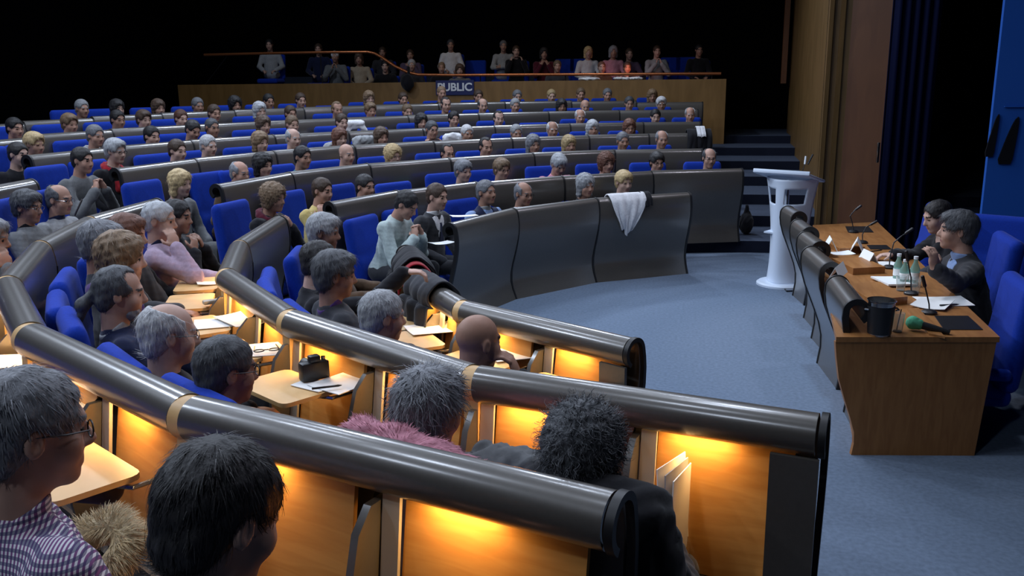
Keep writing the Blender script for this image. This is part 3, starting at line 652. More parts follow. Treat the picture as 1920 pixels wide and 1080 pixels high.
def seated(k, x, y, hair, hc, top, label, pose='low', frac=.42, hcz=None, yaw=0.0, v=None, s=1.0, lean=None, p=None, near=False, glasses=None, **kw):
    X = place(k, x, y, frac, hcz); a = angof(X); inw = -X[:2] / np.linalg.norm(X[:2])
    face = heading(*inw) if 'face' not in kw else kw.pop('face')
    tgt = STAGE - X[:2]; rel = heading(*tgt) - face; rel = (rel + PI) % (2 * PI) - PI; hy = max(-1.0, min(1.0, rel)) + yaw
    pp = dict(pose=pose, hyaw=round(hy / .2) * .2 if k >= 3 else hy, lean=(.12 if pose == 'low' else .2) if lean is None else lean, hpitch=-.12); pp.update(p or {})
    sp = kw.pop('spec', {}) or {}
    if glasses: sp = dict(sp, glasses=glasses)
    vv = v or {0: .009, 1: .010, 2: .011}.get(k, .0125)
    r, J, loc = person(X, face, label, hair, hc, top, pp, v=vv, s=s, legs=kw.pop('legs', 'charcoal' if k < 3 and near else None), spec=sp, share=(k >= 3 and not near), group='audience in the tiers', **kw)
    OCC.setdefault(('n' if near else 'f', k), []).append((a, loc, face)); return r, J, X
HT = dict(short='short %s hair', crop='cropped %s hair', recede='receding %s hair', ring='balding %s head', full='thick %s hair', bob='bobbed %s hair', long='long %s hair', curly='curly %s hair', pony='tied %s hair', cap='white cap', none='bare scalp')
HN = dict(grey='grey', white='white', black='black', brown='brown', dkgrey='dark-grey', blond='blond', ltbrown='light-brown', auburn='auburn', silver='silver')
G, D = 'steel', 'dark'
# (x, y, hair, colour, top, pose, extras)
FAR = {
0: [(763, 383, 'short', 'black', 'mint', 'clasp', dict(lean=.35, p=dict(hpitch=-.55), frac=.40, legs='charcoal')), (820, 368, 'short', 'brown', 'charcoal', 'lap', dict(spec=dict(front='white', collar='white', tie='navy'), legs='charcoal', skin=0)),
    (912, 360, 'short', 'grey', 'ltblue', 'low', dict(spec=dict(vest='navy', collar='ltgrey'), p=dict(hpitch=.05))), (982, 363, 'ring', 'grey', 'black', 'clasp', dict(glasses=D, spec=dict(collar='white'))), (1098, 347, 'bob', 'silver', 'black', 'low', {}), (1170, 341, 'full', 'blond', 'black', 'low', {})],
1: [(513, 370, 'curly', 'ltbrown', 'black', 'chin', dict(spec=dict(scarf='maroon'), legs='black')), (605, 357, 'short', 'brown', 'yellow', 'cheek', dict(legs='charcoal')), (685, 349, 'short', 'black', 'black', 'low', {}), (869, 320, 'full', 'grey', 'teal', 'low', {}), (941, 317, 'full', 'ltbrown', 'ltgrey', 'low', dict(glasses=D)),
    (1048, 308, 'full', 'silver', 'pink', 'low', dict(p=dict(hpitch=-.5))), (1137, 305, 'curly', 'auburn', 'brown', 'cheek', {}), (1232, 304, 'full', 'black', 'grey', 'low', dict(glasses=D)), (1330, 296, 'ring', 'dkgrey', 'black', 'low', dict(glasses=D))],
2: [(338, 343, 'bob', 'blond', 'grey', 'lap', dict(legs='grey')), (450, 324, 'ring', 'grey', 'brown', 'lap', dict(glasses=G, lean=.4, spec=dict(collar='white'))), (493, 309, 'bob', 'black', 'purple', 'low', {}), (568, 294, 'short', 'black', 'teal', 'chin', {}), (650, 289, 'none', 'grey', 'black', 'chin', dict(spec=dict(collar='white', front='white'))),
    (737, 291, 'curly', 'blond', 'pink', 'low', dict(glasses=G)), (839, 287, 'recede', 'black', 'plaid', 'low', dict(glasses=D)), (911, 275, 'recede', 'black', 'grey', 'low', {}), (1000, 270, 'bob', 'grey', 'lilac', 'low', {}), (1067, 271, 'bob', 'blond', 'black', 'low', {}), (1168, 264, 'short', 'grey', 'charcoal', 'low', {}), (1241, 261, 'ring', 'grey', 'black', 'low', dict(spec=dict(collar='white')))],
3: [(155, 300, 'short', 'black', 'grey', 'clasp', dict(frac=.30, legs='brown')), (217, 283, 'full', 'silver', 'black', 'low', dict(glasses=D, spec=dict(scarf='red'))), (333, 282, 'short', 'brown', 'navy', 'low', {}), (391, 273, 'short', 'white', 'charcoal', 'low', {}), (488, 266, 'bob', 'ltbrown', 'grey', 'low', {}), (550, 259, 'ring', 'silver', 'beige', 'low', {}), (637, 258, 'bob', 'auburn', 'plaid', 'low', {}),
    (715, 256, 'bob', 'brown', 'charcoal', 'low', {}), (810, 243, 'short', 'dkgrey', 'plaid', 'cheek', dict(glasses=G)), (876, 250, 'short', 'white', 'grey', 'clasp', {}), (968, 249, 'short', 'silver', 'navy', 'low', {}), (1036, 243, 'ring', 'white', 'lilac', 'low', {}), (1111, 241, 'bob', 'silver', 'grey', 'chin', {}), (1180, 239, 'bob', 'auburn', 'maroon', 'low', dict(glasses=G))],
4: [(35, 289, 'short', 'black', 'black', 'fold', dict(frac=.25)), (65, 270, 'full', 'blond', 'black', 'low', {}), (179, 254, 'short', 'grey', 'charcoal', 'low', dict(spec=dict(scarf='ltgrey'))), (285, 255, 'short', 'black', 'navy', 'low', {}), (362, 243, 'short', 'black', 'navy', 'low', dict(p=dict(hpitch=-.4))), (398, 239, 'crop', 'dkgrey', 'navy', 'cheek', {}), (494, 234, 'bob', 'brown', 'ltblue', 'low', {}), (548, 233, 'short', 'ltbrown', 'pink', 'low', {}),
    (641, 229, 'short', 'brown', 'white', 'low', {}), (790, 228, 'bob', 'black', 'black', 'low', {}), (851, 223, 'short', 'black', 'navy', 'low', {}), (935, 222, 'recede', 'black', 'black', 'low', {}), (1088, 219, 'ring', 'white', 'navy', 'low', {}), (1229, 219, 'short', 'black', 'ltgrey', 'low', {}), (1294, 215, 'ring', 'silver', 'navy', 'low', {})],
5: [(28, 240, 'short', 'black', 'maroon', 'low', {}), (131, 232, 'full', 'ltbrown', 'ltgrey', 'low', {}), (221, 224, 'short', 'black', 'ltgrey', 'low', {}), (270, 224, 'full', 'brown', 'pink', 'low', {}), (340, 222, 'short', 'auburn', 'black', 'low', {}), (402, 212, 'short', 'brown', 'navy', 'low', {}), (487, 207, 'bob', 'silver', 'maroon', 'low', {}), (545, 213, 'short', 'brown', 'navy', 'low', {}), (632, 205, 'recede', 'ltbrown', 'black', 'low', {}), (695, 207, 'full', 'ltbrown', 'pink', 'low', {}),
    (764, 209, 'short', 'ltbrown', 'lilac', 'low', {}), (836, 196, 'recede', 'black', 'black', 'chin', {}), (905, 198, 'ring', 'dkgrey', 'black', 'low', {}), (966, 198, 'short', 'silver', 'grey', 'low', {}), (1053, 199, 'bob', 'black', 'ltgrey', 'low', {}), (1097, 200, 'none', 'grey', 'grey', 'low', {}), (1180, 194, 'short', 'dkgrey', 'white', 'low', {}), (1240, 195, 'full', 'white', 'grey', 'low', {})],
6: [(154, 203, 'short', 'silver', 'maroon', 'low', {}), (220, 203, 'bob', 'black', 'black', 'low', {}), (297, 202, 'bob', 'brown', 'charcoal', 'low', {}), (371, 198, 'short', 'grey', 'grey', 'low', {}), (441, 196, 'curly', 'black', 'black', 'low', {}), (504, 190, 'short', 'black', 'black', 'low', {}), (564, 188, 'short', 'brown', 'navy', 'low', {}), (692, 184, 'bob', 'ltbrown', 'black', 'low', {}), (756, 186, 'short', 'brown', 'navy', 'low', {}), (828, 174, 'crop', 'ltbrown', 'charcoal', 'low', {}),
    (897, 181, 'short', 'brown', 'black', 'low', {}), (970, 181, 'short', 'grey', 'navy', 'low', {}), (1034, 180, 'short', 'blond', 'brown', 'low', {}), (1089, 177, 'short', 'ltbrown', 'grey', 'low', {}), (1139, 178, 'short', 'grey', 'black', 'low', dict(spec=dict(collar='white'))), (1223, 180, 'bob', 'ltbrown', 'black', 'low', {})]}
NOTE = {'clasp': 'hands at mouth', 'chin': 'hand at chin', 'cheek': 'hand on cheek'}
for k, L_ in FAR.items():
    for i, (x, y, hr, hc, top, pose, ex) in enumerate(L_):
        ex = dict(ex); h = HT[hr] % HN[hc] if '%' in HT[hr] else HT[hr]
        lab = 'person with %s and %s top, %s from the gangway, far %s row' % (h, {'ltgrey': 'pale grey', 'ltblue': 'pale blue', 'plaid': 'dark patterned'}.get(top, top), ORDN[i + 1], ORD[k + 1])
        seated(k, x, y, hr, hc, top, lab, pose, **ex)
# seats: one behind each person, the empty ones in the gaps
def seats_for(side, k, a0, a1, step, frac, lim=99):
    occ = sorted(a for a, _, _ in OCC.get((side, k), [])); n = 0; out = [(a, True) for a in occ]; edges = [a0 - step * .5] + occ + [a1 + step * .5]
    for i in range(len(edges) - 1):
        gap = edges[i + 1] - edges[i]; m = int(gap / step + .25) - 1
        for j in range(max(0, m)): out.append((edges[i] + gap * (j + 1) / (m + 1), False))
    for n, (a, o) in enumerate(sorted(out, reverse=(side == 'n'))):
        X = ring(k + frac, a); X[2] = tier(k); h = .43; ttop = .87 if side == 'f' else .93; tall = ttop / .93
        if o:
            a_, loc, fc = min(OCC[side, k], key=lambda q: abs(q[0] - a)); X = np.array([loc[0] + .24 * math.sin(fc), loc[1] - .24 * math.cos(fc), tier(k)]); q_ = max(.08, loc[2] - tier(k) - .12) / ttop; h = max(.165, (.045 + .46 * q_) / (1 - q_))
            if lim < 99 and a < lim: continue
            kf = kof(X) - k
            if kf > .76: X[:2] *= 1 - (kf - .76) * 1.1485 / np.linalg.norm(X[:2])
        seat(X, heading(*(-X[:2])), 'blue auditorium seat, %s, %s from the gangway in the %s %s row' % ('occupied' if o else 'empty', ORDN[n + 1] if n + 1 < len(ORDN) else 'number %d' % (n + 1), 'far' if side == 'f' else 'near', ORD[k + 1]), h, ttop / (h + .46) if o else tall)
for k, (a0, a1) in {0: (4, 66), 1: (4, 83), 2: (5, 80), 3: (3, 80), 4: (5, 82), 5: (10, 83), 6: (25, 84)}.items(): seats_for('f', k, a0, a1, math.degrees(.60 / rk(k + .6)), .66)
# ------------------------------------------------------------------ the near arm of the horseshoe: people seen from behind and from the side
def tolocal(X, loc, face, s=1.0):
    d = (np.array(X) - np.array(loc)) / s; c, sn = math.cos(-face), math.sin(-face); return np.array([c * d[0] - sn * d[1], sn * d[0] + c * d[1], d[2]])
def reach(p, head, face, target, side, s=1.0, dirn=(0, 1, 0), palm=(0, 0, -1), drop=.10):
    """bend one arm so that its wrist comes to a place in the hall"""
    J = posture(p); c, sn = math.cos(face), math.sin(face); hl = J['hc'] * s
    loc = np.array(head) - np.array([c * hl[0] - sn * hl[1], sn * hl[0] + c * hl[1], hl[2]])
    W = tolocal(target, loc, face, s); S = J['R' if side > 0 else 'L'][0]; d = W - S; L = np.linalg.norm(d)
    if L > .56: W = S + d * .56 / L; L = .56
    off = math.sqrt(max(.0004, .29 ** 2 - (L / 2) ** 2)); dn = np.array([side * .35, -.2, -1.0]); u = d / np.linalg.norm(d); dn -= u * (dn @ u); dn /= np.linalg.norm(dn)
    E_ = (S + W) / 2 + dn * off; m = np.array([side, 1, 1]); c2, s2 = math.cos(-face), math.sin(-face); rl = lambda q: np.array([c2 * q[0] - s2 * q[1], s2 * q[0] + c2 * q[1], q[2]])
    p['armR' if side > 0 else 'armL'] = tuple(tuple(q * m) for q in (E_, W, rl(np.array(dirn, float)), rl(np.array(palm, float)))); p['absarm'] = True
    return p
def near(k, x, y, hcz, hair, hc, top, label, pose='lap', v=.008, **kw):
    kw.setdefault('lean', -.28 if pose in ('lap', 'low') else .05); return seated(k, x, y, hair, hc, top, label, pose, hcz=hcz, v=v, near=True, **kw)
ST = lambda n, L, **k: dict(strands=dict(n=n, L=L, **k))
near(1, 300, 412, 1.06, 'short', 'silver', 'lilac', 'person with silver hair in a lilac jumper leaning a cheek on one hand', 'lap', p=dict(armR='cheek'), spec=dict(collar='navy'), skin=0, v=.0075)
near(1, 333, 405, .985, 'short', 'black', 'black', 'person with short black hair and dark top, fingers at the mouth, beside the lilac jumper', 'chin')
near(1, 240, 440, 1.045, 'full', 'auburn', 'black', 'person with dark reddish hair half hidden behind a grey head and the lilac jumper', 'lap')
near(1, 192, 457, 1.10, 'full', 'grey', 'charcoal', 'person with untidy grey hair sitting against the dark inner desk front', 'lap')
near(1, 228, 482, 1.12, 'bob', 'ltbrown', 'black', 'person with brown greying bob and pinkish scarf, hands on the tablet', 'desk', spec=dict(scarf='purple'))
near(1, 225, 548, 1.03, 'pony', 'dkgrey', 'navy', 'bearded person with tied-back dark hair, balding crown and grey collar', 'lap', beard='grey', spec=dict(collar='ltgrey'), v=.007)
near(1, 318, 625, 1.0, 'ring', 'white', 'black', 'balding white-haired person with metal eyeglasses in a black top', 'lap', glasses=G, v=.0065, spec=ST(700, .05, w=.0011), skin=2)
near(1, 425, 693, .985, 'short', 'dkgrey', 'black', 'person with dark greying hair and eyeglasses against the blue seat backs', 'lap', glasses=D, v=.0065, spec=ST(1500, .03, w=.001), s=.97, skin=3)
near(1, 805, 768, .99, 'full', 'grey', 'pink', 'person with wavy grey hair and fluffy pink knitted top seen from behind', 'lap', v=.0065, spec=dict(ST(4600, .06, curl=.0025, w=.0016, lift=.04), g=.03), yaw=.05)
near(1, 1095, 848, .985, 'curly', 'dkgrey', 'black', 'person with tight curly dark-grey hair and black jacket by the open desk end', 'lap', v=.0065, spec=dict(ST(3600, .045, curl=.008, w=.0014, lift=.3), g=.025), s=.97)
near(0, 608, 434, 1.08, 'full', 'silver', 'brown', 'person with thick silver hair in profile at the gangway end', 'lap')
X = place(0, 600, 490, hcz=1.06); fc = heading(*(-X[:2])); p = reach(dict(pose='lap', lean=0.0, hyaw=-.6), X, fc, onz(766, 536, .92) + np.array([0, 0, .085]), 1, dirn=(.9, .15, -.02))
near(0, 600, 490, 1.06, 'short', 'black', 'black', 'person in black with dark eyeglasses, arm stretched out to the desk rail', 'lap', glasses=D, p={k_: p[k_] for k_ in ('armR', 'absarm')}, lean=0.0)
near(0, 629, 514, 1.10, 'full', 'dkgrey', 'charcoal', 'person with grey-brown hair in a dark suit and purple collar', 'lap', spec=dict(collar='purple', **ST(1500, .05, w=.0013)), v=.007)
near(0, 718, 592, 1.02, 'short', 'silver', 'black', 'person with cropped silver hair in black seen from behind a rolled rail', 'lap', v=.007, spec=ST(1500, .03, w=.0011))
near(0, 897, 640, 1.0, 'none', 'black', 'black', 'bald person leaning a hand on the face behind the second rail', 'lap', p=dict(armR='cheek'), v=.007, skin=3)
near(2, 52, 387, .90, 'full', 'dkgrey', 'grey', 'person with tousled grey hair, eyeglasses and grey cardigan above the dark desk', 'lap', glasses=G, spec=dict(collar='black'))
near(2, 112, 373, .88, 'ring', 'dkgrey', 'ltgrey', 'balding person in a pale jacket holding up a phone', 'phone', glasses=G, spec=dict(collar='navy'))
near(2, -18, 447, .90, 'full', 'grey', 'grey', 'person in a grey jumper at the edge, one hand raised to the face', 'lap', p=dict(armR='cheek'))
near(2, 60, 803, 1.05, 'short', 'grey', 'gingham', 'person in a checked shirt with grey hair and thin eyeglasses in profile', 'lap', v=.006, glasses=D, s=1.13, spec=dict(ST(5000, .028, w=.0012, lift=.08), collar='gingham'), skin=0, yaw=-.12, lean=0.02)
near(2, 415, 962, 1.02, 'short', 'black', 'black', 'person with dark spiky hair seen from above in front of the rail', 'lap', v=.0065, s=1.14, spec=ST(7000, .032, w=.0012, lift=.05), lean=.05, p=dict(hpitch=-.35), legs=None)
for k, a0, a1 in ((0, -62, -18), (1, -74, -8), (2, -48, -12)):
    seats_for('n', k, a0, a1, math.degrees(.60 / rk(k + .7)), .72, -52 if k == 2 else -98)
a_, lc, fc_ = min(OCC['n', 1], key=lambda q: q[0]); lc = np.array([lc[0] + .24 * math.sin(fc_), lc[1] - .24 * math.cos(fc_)]); kf = kof(lc) - 1
if kf > .76: lc *= 1 - (kf - .76) * 1.1485 / np.linalg.norm(lc)
Tt = rotm(0, R(9)); V, F = run([(rbox((.06, -.06, .02), (.44, .19, .30), .08, Tt), 'u', .02), (cap((.24, -.06, -.02), (.29, .0, -.32), .065, .05), 'u', .05), ((.006, 30, 2), 'n', 0)], .014)
tag(link('seat_coat', np_mesh('seat_coat', V, F), CLOTH['black'], None, (lc[0], lc[1], tier(1) + .80), 0, fc_), 'black coat over the seat back of the curly-haired person by the open rail end', 'coat')
q = onz(120, 388, 1.3); X = place(2, 147, 389, hcz=.86)
t = MB().box((0, 0, 0), (.07, .008, .14), bev=.003).build('phone', MT['black']); t.location = tuple(X); t.rotation_euler = (-.5, 0, -.9); tag(t, 'black phone held up by the balding person in the pale jacket', 'phone')
# ------------------------------------------------------------------ coats laid over the rails, papers and small things
def drape(key, x0, x1, front, back, m, name, label, cat='coat', taper=0.0, tx=0.0, g=.022, fold=.012, nx=26, extra=None, seed=1):
    """a garment hung over a desk's rolled top, following it"""
    mid, rz, L, h, zf, P = DESK[key][1]; r = np.random.default_rng(seed); path = [(-.09, -.07 - i * .05) for i in range(int(back / .05), 0, -1)] + offset(P, -0.0)
    b = [np.array(q) for q in path]; s = [0]
    for i in range(1, len(b)): s.append(s[-1] + np.linalg.norm(b[i] - b[i - 1]))
    top = min(range(len(b)), key=lambda i: -b[i][1]); s = np.array(s) - s[top]; vs = []; n = 30; ph = r.uniform(0, 6, 4)
    for i in range(n):
        for j in range(nx):
            f = j / (nx - 1); fr = front * (1 + .10 * math.sin(f * 9 + ph[0]) + .05 * math.sin(f * 23 + ph[1])); u = -back + (fr + back) * i / (n - 1); a = max(0, u) / max(front, .01)
            x = x0 + (x1 - x0) * f; x = x * (1 - taper * a ** 1.5) + tx * taper * a ** 1.5
            y, z = np.interp(u, s, [q[0] for q in b]), np.interp(u, s, [q[1] for q in b])
            w = min(1.0, abs(u) * 4); off = g + fold * w * (math.sin(f * 17 + ph[2] + u * 5) + .6 * math.sin(f * 31 + ph[3] - u * 9)); nx_, nz_ = (0, 1) if abs(u) < .06 else ((1, .15) if u > 0 else (-1, .15))
            vs.append((x, y + nx_ * off, z + nz_ * off + h))
    mb = MB(); mb.add(vs, [(i * nx + j, i * nx + j + 1, (i + 1) * nx + j + 1, (i + 1) * nx + j) for i in range(n - 1) for j in range(nx - 1)])
    o = mb.build(name, m, loc=(mid[0], mid[1], zf), rz=rz, smooth=80); sm = o.modifiers.new('thick', 'SOLIDIFY'); sm.thickness = .014; sm.offset = 1
    ss = o.modifiers.new('soft', 'SUBSURF'); ss.levels = ss.render_levels = 1
    return tag(o, label, cat)
def lx(key, px, py):
    mid, rz, L, h, zf, P = DESK[key][1]; X = onz(px, py, zf + h); return tolocal(X, (mid[0], mid[1], zf), rz)[0]
a, b = lx(('f', 0, 2), 1132, 368), lx(('f', 0, 2), 1196, 363); drape(('f', 0, 2), min(a, b), max(a, b), .42, .12, CLOTH['white'], 'white_coat', 'white coat hanging over the front desk rail beside the seam', taper=.75, tx=(a + b) / 2 + .02, fold=.02)
a, b = lx(('f', 0, 2), 1188, 364), lx(('f', 0, 2), 1207, 363); drape(('f', 0, 2), min(a, b), max(a, b), .15, .12, CLOTH['black'], 'dark_jumper', 'dark jumper hanging over the front rail beside the white coat', cat='jumper')
drape(('n', 0, 2), -.34, .34, .36, .30, CLOTH['red'], 'red_jacket', 'red lined jacket hung over the end of the front row rail', cat='jacket', g=.02, seed=3)
drape(('n', 0, 2), -.20, .26, .30, .36, CLOTH['black'], 'black_coat', 'black coat lying on top of the red lined jacket on the front rail', g=.05, seed=5, fold=.02)
mid_ = DESK['n', 0, 1][1]; Ln = mid_[2]; a = lx(('n', 0, 1), 765, 500)
drape(('n', 0, 1), -Ln / 2 + .02 if a < 0 else Ln / 2 - .42, -Ln / 2 + .42 if a < 0 else Ln / 2 - .02, .22, .40, CLOTH['charcoal'], 'charcoal_coat', 'charcoal coat over the front rail beside the stretched-out hand', g=.03, seed=8, fold=.02)
key = ('f', 3, 7); L_ = DESK[key][1][2]
sg_ = 1 if lx(key, 1328, 249) > 0 else -1; q1 = sorted((sg_ * .12, sg_ * (L_ / 2 + .03))); q2 = sorted((sg_ * (L_ / 2 - .19), sg_ * (L_ / 2 - .06)))
drape(key, q1[0], q1[1], .75, .2, CLOTH['black'], 'dark_overcoat', 'black overcoat hanging from the end of a far desk by the stairs', g=.05, seed=4, fold=.03)
drape(key, q2[0], q2[1], .10, .05, CLOTH['white'], 'white_scarf', 'white scarf lying on the black overcoat by the stairs', cat='scarf', g=.085, seed=6)
def blob(name, px, py, z, ops, m, label, cat, v=.012, strand=None, rz=0):
    X = onz(px, py, z); V, F = run(ops, v)
    if strand:
        J = dict(hc=np.array([0, 0, -.05]), Rh=I3); A, F2 = strands(V, F, J, **strand); F = np.concatenate([F, F2 + len(V)]); V = np.concatenate([V, A])
    o = link(name, np_mesh(name, V, F), m, None, tuple(X), 0, rz); return tag(o, label, cat)
fh_ = blob('fur_hood', 200, 1012, .98, [(cap((-.09, -.02, 0), (.0, .05, .02), .045), 'u', .03), (cap((0, .05, .02), (.09, .0, 0), .045), 'u', .03), (cap((-.09, -.02, 0), (-.05, -.12, -.06), .045), 'u', .03), (cap((.09, 0, 0), (.06, -.12, -.06), .045), 'u', .03)], HAIRC['blond'], 'beige fur-trimmed hood lying beside the checked shirt', 'hood', strand=dict(n=3600, L=.05, lift=.7, w=.0012))
def onfrac(px, py, k, fr, zmax=1.6):
    d = ray(px, py)
    for t in np.arange(1.2, 12, .005):
        X = CAM + d * t
        if kof(X) <= k + fr: return X
cp = [onfrac(x_, y_, 1, .84, 1.3) for x_, y_ in ((628, 824), (680, 820), (740, 840), (820, 866), (900, 893))]
V, F = run([(cap(cp[i], cp[i + 1], (.03, .055, .06, .055)[i], (.055, .06, .055, .04)[i]), 'u', .03) for i in range(4)] + [((.005, 40, 3), 'n', 0)], .01); Jx = dict(hc=np.mean(cp, 0) - (0, 0, .1), Rh=I3)
A, F2 = strands(V, F, Jx, 2600, .018, lift=.7, w=.0014); tag(link('pink_coat', np_mesh('pink_coat', np.concatenate([V, A]), np.concatenate([F, F2 + len(V)])), CLOTH['pink'], None, None, 0), 'fluffy pink coat hanging over a seat back along the nearest rail', 'coat')
fh_.scale = (.8, .8, .8)
blob('brown_bag', 152, 912, .88, [(cap((-.09, 0, 0), (.09, 0, 0), .05), 'u', .02)], CLOTH['brown'], 'brown leather bag below the desk beside the checked shirt', 'bag')
blob('grey_jacket', 945, 885, .98, [(ell((0, 0, 0), (.13, .09, .07)), 'u', .03), (cap((-.1, -.03, .03), (.1, .05, .02), .035), 'u', .02), (cap((-.08, .06, .04), (.09, -.05, .04), .03), 'u', .02), ((.006, 40, 2), 'n', 0)], CLOTH['grey'], 'crumpled grey jacket on a seat between the pink knit and curly hair', 'jacket')
bb_ = blob('black_bag', 1398, 419, .145 + .125, [(ell((0, 0, 0), (.09, .12, .14)), 'u', .03), (cap((-.04, 0, .1), (.0, .0, .22), .016), 'u', .02), (cap((.04, 0, .1), (.0, .0, .22), .016), 'u', .02), ((.005, 40, 2), 'n', 0)], CLOTH['black'], 'black bag standing on the first step at the far desk end', 'bag')
bb_.location = tuple(onz(1398, 439, .145) + np.array([0, 0, .142]))
for k_, x_, y_, nm_ in ((3, 849, 258, 'white jacket over a seat beside the white-haired person clasping hands'), (3, 628, 275, 'pale jacket on a seat back behind the row of the dark bobbed hair'), (3, 682, 263, 'pale jacket over a seat between two dark bobs'), (4, 664, 233, 'white jacket over a seat beside the short brown hair')):
    Q = place(k_, x_, y_, .56); V, F = run([(ell((0, 0, 0), (.17, .06, .07)), 'u', .02), (cap((-.1, .02, .0), (-.16, .03, -.14), .05), 'u', .03), (cap((.1, .02, .0), (.16, .03, -.14), .05), 'u', .03), ((.008, 30, k_ + x_), 'n', 0)], .014)
    tag(link('jacket', np_mesh('jacket', V, F), CLOTH['white' if k_ == 4 or x_ > 800 else 'ltgrey'], None, tuple(Q), 0, heading(*(-Q[:2]))), nm_, 'jacket', 'pale jackets over the far seats')
def sheet(px, py, z, w, d, rz, label, m=None, name='paper_sheet', th=.003, tilt=(0, 0)):
    X = onz(px, py, z); n = 6; mb = MB(); r = random.Random(px); c1, c2 = r.uniform(-.012, .012), r.uniform(0, .012)
    f = lambda i, j: (w * (i / n - .5), d * (j / n - .5), c2 * (2 * i / n - 1) ** 2 + c1 * (i / n) * (j / n) + th)
    top = [f(i, j) for i in range(n + 1) for j in range(n + 1)]; bot = [(x, y, z_ - th) for x, y, z_ in top]; N = len(top); q = n + 1
    fs = [(i * q + j, (i + 1) * q + j, (i + 1) * q + j + 1, i * q + j + 1) for i in range(n) for j in range(n)]; fs += [tuple(N + k_ for k_ in reversed(g)) for g in fs]
    bd = [i * q for i in range(q)] + [n * q + j for j in range(1, q)] + [i * q + n for i in range(n - 1, -1, -1)] + [j for j in range(n - 1, 0, -1)]
    fs += [(bd[i], bd[(i + 1) % len(bd)], N + bd[(i + 1) % len(bd)], N + bd[i]) for i in range(len(bd))]
    o = mb.add(top + bot, fs).build(name, m or MT['paper'], loc=tuple(X), rz=rz); o.rotation_euler = (tilt[0], tilt[1], rz)
    return tag(o, label, 'paper' if name == 'paper_sheet' else name.replace('_', ' '))
tz = lambda k: zk(k) - .235 + .004
for a in [(418, 605, tz(1), .30, .21, .5, 'white paper spread over the tablet before the balding white-haired person'), (455, 600, tz(1) + .006, .21, .297, .9, 'second white paper overlapping on the tablet nearest the rail'),
          (520, 655, tz(1), .30, .21, .35, 'printed paper on the tablet behind the camera'), (655, 715, tz(1) + .002, .21, .297, -.5, 'printed paper with a pen on the tablet before the blue seats'), (590, 722, tz(1), .17, .12, -.4, 'small white notebook page on the same tablet as the pen'),
          (812, 617, tz(0), .21, .297, -1.0, 'white paper on the wooden tablet before the silver-haired person in black'), (965, 664, tz(0), .21, .28, -1.0, 'white paper on the tablet before the bald person'), (405, 530, tz(1), .24, .12, .6, 'white paper on the farthest lit tablet of the second row'),
          (155, 750, tz(2), .24, .2, .3, 'white paper on the tablet before the checked shirt'), (60, 675, tz(2), .36, .2, .45, 'wide white paper on a lit tablet by the outer rail'), (8, 585, tz(2), .28, .2, .6, 'white paper on the lit tablet at the edge of the outer row'),
          (828, 456, tz(0), .21, .15, .8, 'white paper at the gangway end of the front desk'), (870, 405, zk(0), .24, .12, .5, 'white paper lying on the far front desk top'), (815, 425, tz(0) + .06, .18, .14, .6, 'folder on the lap of the dark suited person')]: sheet(*a)
def pen(px, py, z, rz, label):
    X = onz(px, py, z); o = MB().tube([(-.06, 0, .008), (.05, 0, .008), (.065, 0, .008)], [.005, .005, .0015], 8).build('pen', MT['black'], loc=tuple(X), rz=rz); tag(o, label, 'pen')
pen(612, 729, tz(1) + .014, .5, 'black pen lying on the printed paper before the blue seats')
X = onz(500, 660, tz(1) + .012); g = MB()
for sx in (-.035, .035): g.tube([(sx + .024 * math.cos(a), .02 * math.sin(a), .01) for a in np.linspace(0, 2 * PI, 14)], .003, 6)
g.tube([(-.011, 0, .012), (.011, 0, .012)], .003, 6); g.tube([(-.058, 0, .012), (-.05, .10, .006)], .003, 6); g.tube([(.058, 0, .012), (.05, .10, .006)], .003, 6)
o = g.build('eyeglasses', MT['black'], loc=tuple(X), rz=.5); tag(o, 'black eyeglasses lying on the printed paper of a lit tablet', 'eyeglasses')
X = onz(405, 568, tz(1) + .01); o = MB().box((0, 0, .012), (.15, .05, .024), bev=.008).build('spectacle_case', MT['beige'], loc=tuple(X), rz=.75); tag(o, 'pale spectacle case on the tablet before the brown bob', 'case')
# a stills camera standing on the tablet
X = onz(590, 712, tz(1)); cm = thing('photo_camera', 'black stills camera standing on the tablet beside the papers', 'camera', tuple(X), .8)
MB().box((0, 0, .045), (.13, .055, .085), bev=.012).build('camera_body', MT['black'], cm); MB().box((0, -.005, .10), (.05, .04, .03), bev=.008).build('viewfinder', MT['black'], cm)
l_ = MB().lathe([(.033, 0), (.036, .02), (.034, .07), (.028, .072)], (0, .025, .045), 20, Matrix.Rotation(R(-90), 3, 'X')).build('lens', MT['black'], cm); MB().lathe([(.026, 0), (.02, .004)], (0, .096, .045), 16, Matrix.Rotation(R(-90), 3, 'X')).build('lens_glass', MT['glass'], l_)
MB().lathe([(.01, 0), (.01, .012)], (.045, 0, .088), 12).build('dial', MT['steel'], cm)
# folded tablet with papers tucked in, at the stage end of the second row
X = onfrac(1252, 885, 1, .11) 
for i, (dx, w_) in enumerate(((0, .21), (.012, .20), (.024, .19))):
    o = MB().box((0, 0, 0), (w_, .004, .30)).build('document', MT['paper'] if i != 1 else MT['ink'], loc=(X[0] + .02 + dx, X[1] - .03 - .014 * i, X[2] - .10 - .012 * i), smooth=0); o.rotation_euler = (-.10 + .05 * i, .06, 1.12 + .07 * i); tag(o, ['white document tucked upright beside the stage end desk board', 'grey printed document in the middle of the upright bundle', 'white document at the back of the upright bundle'][i], 'document')
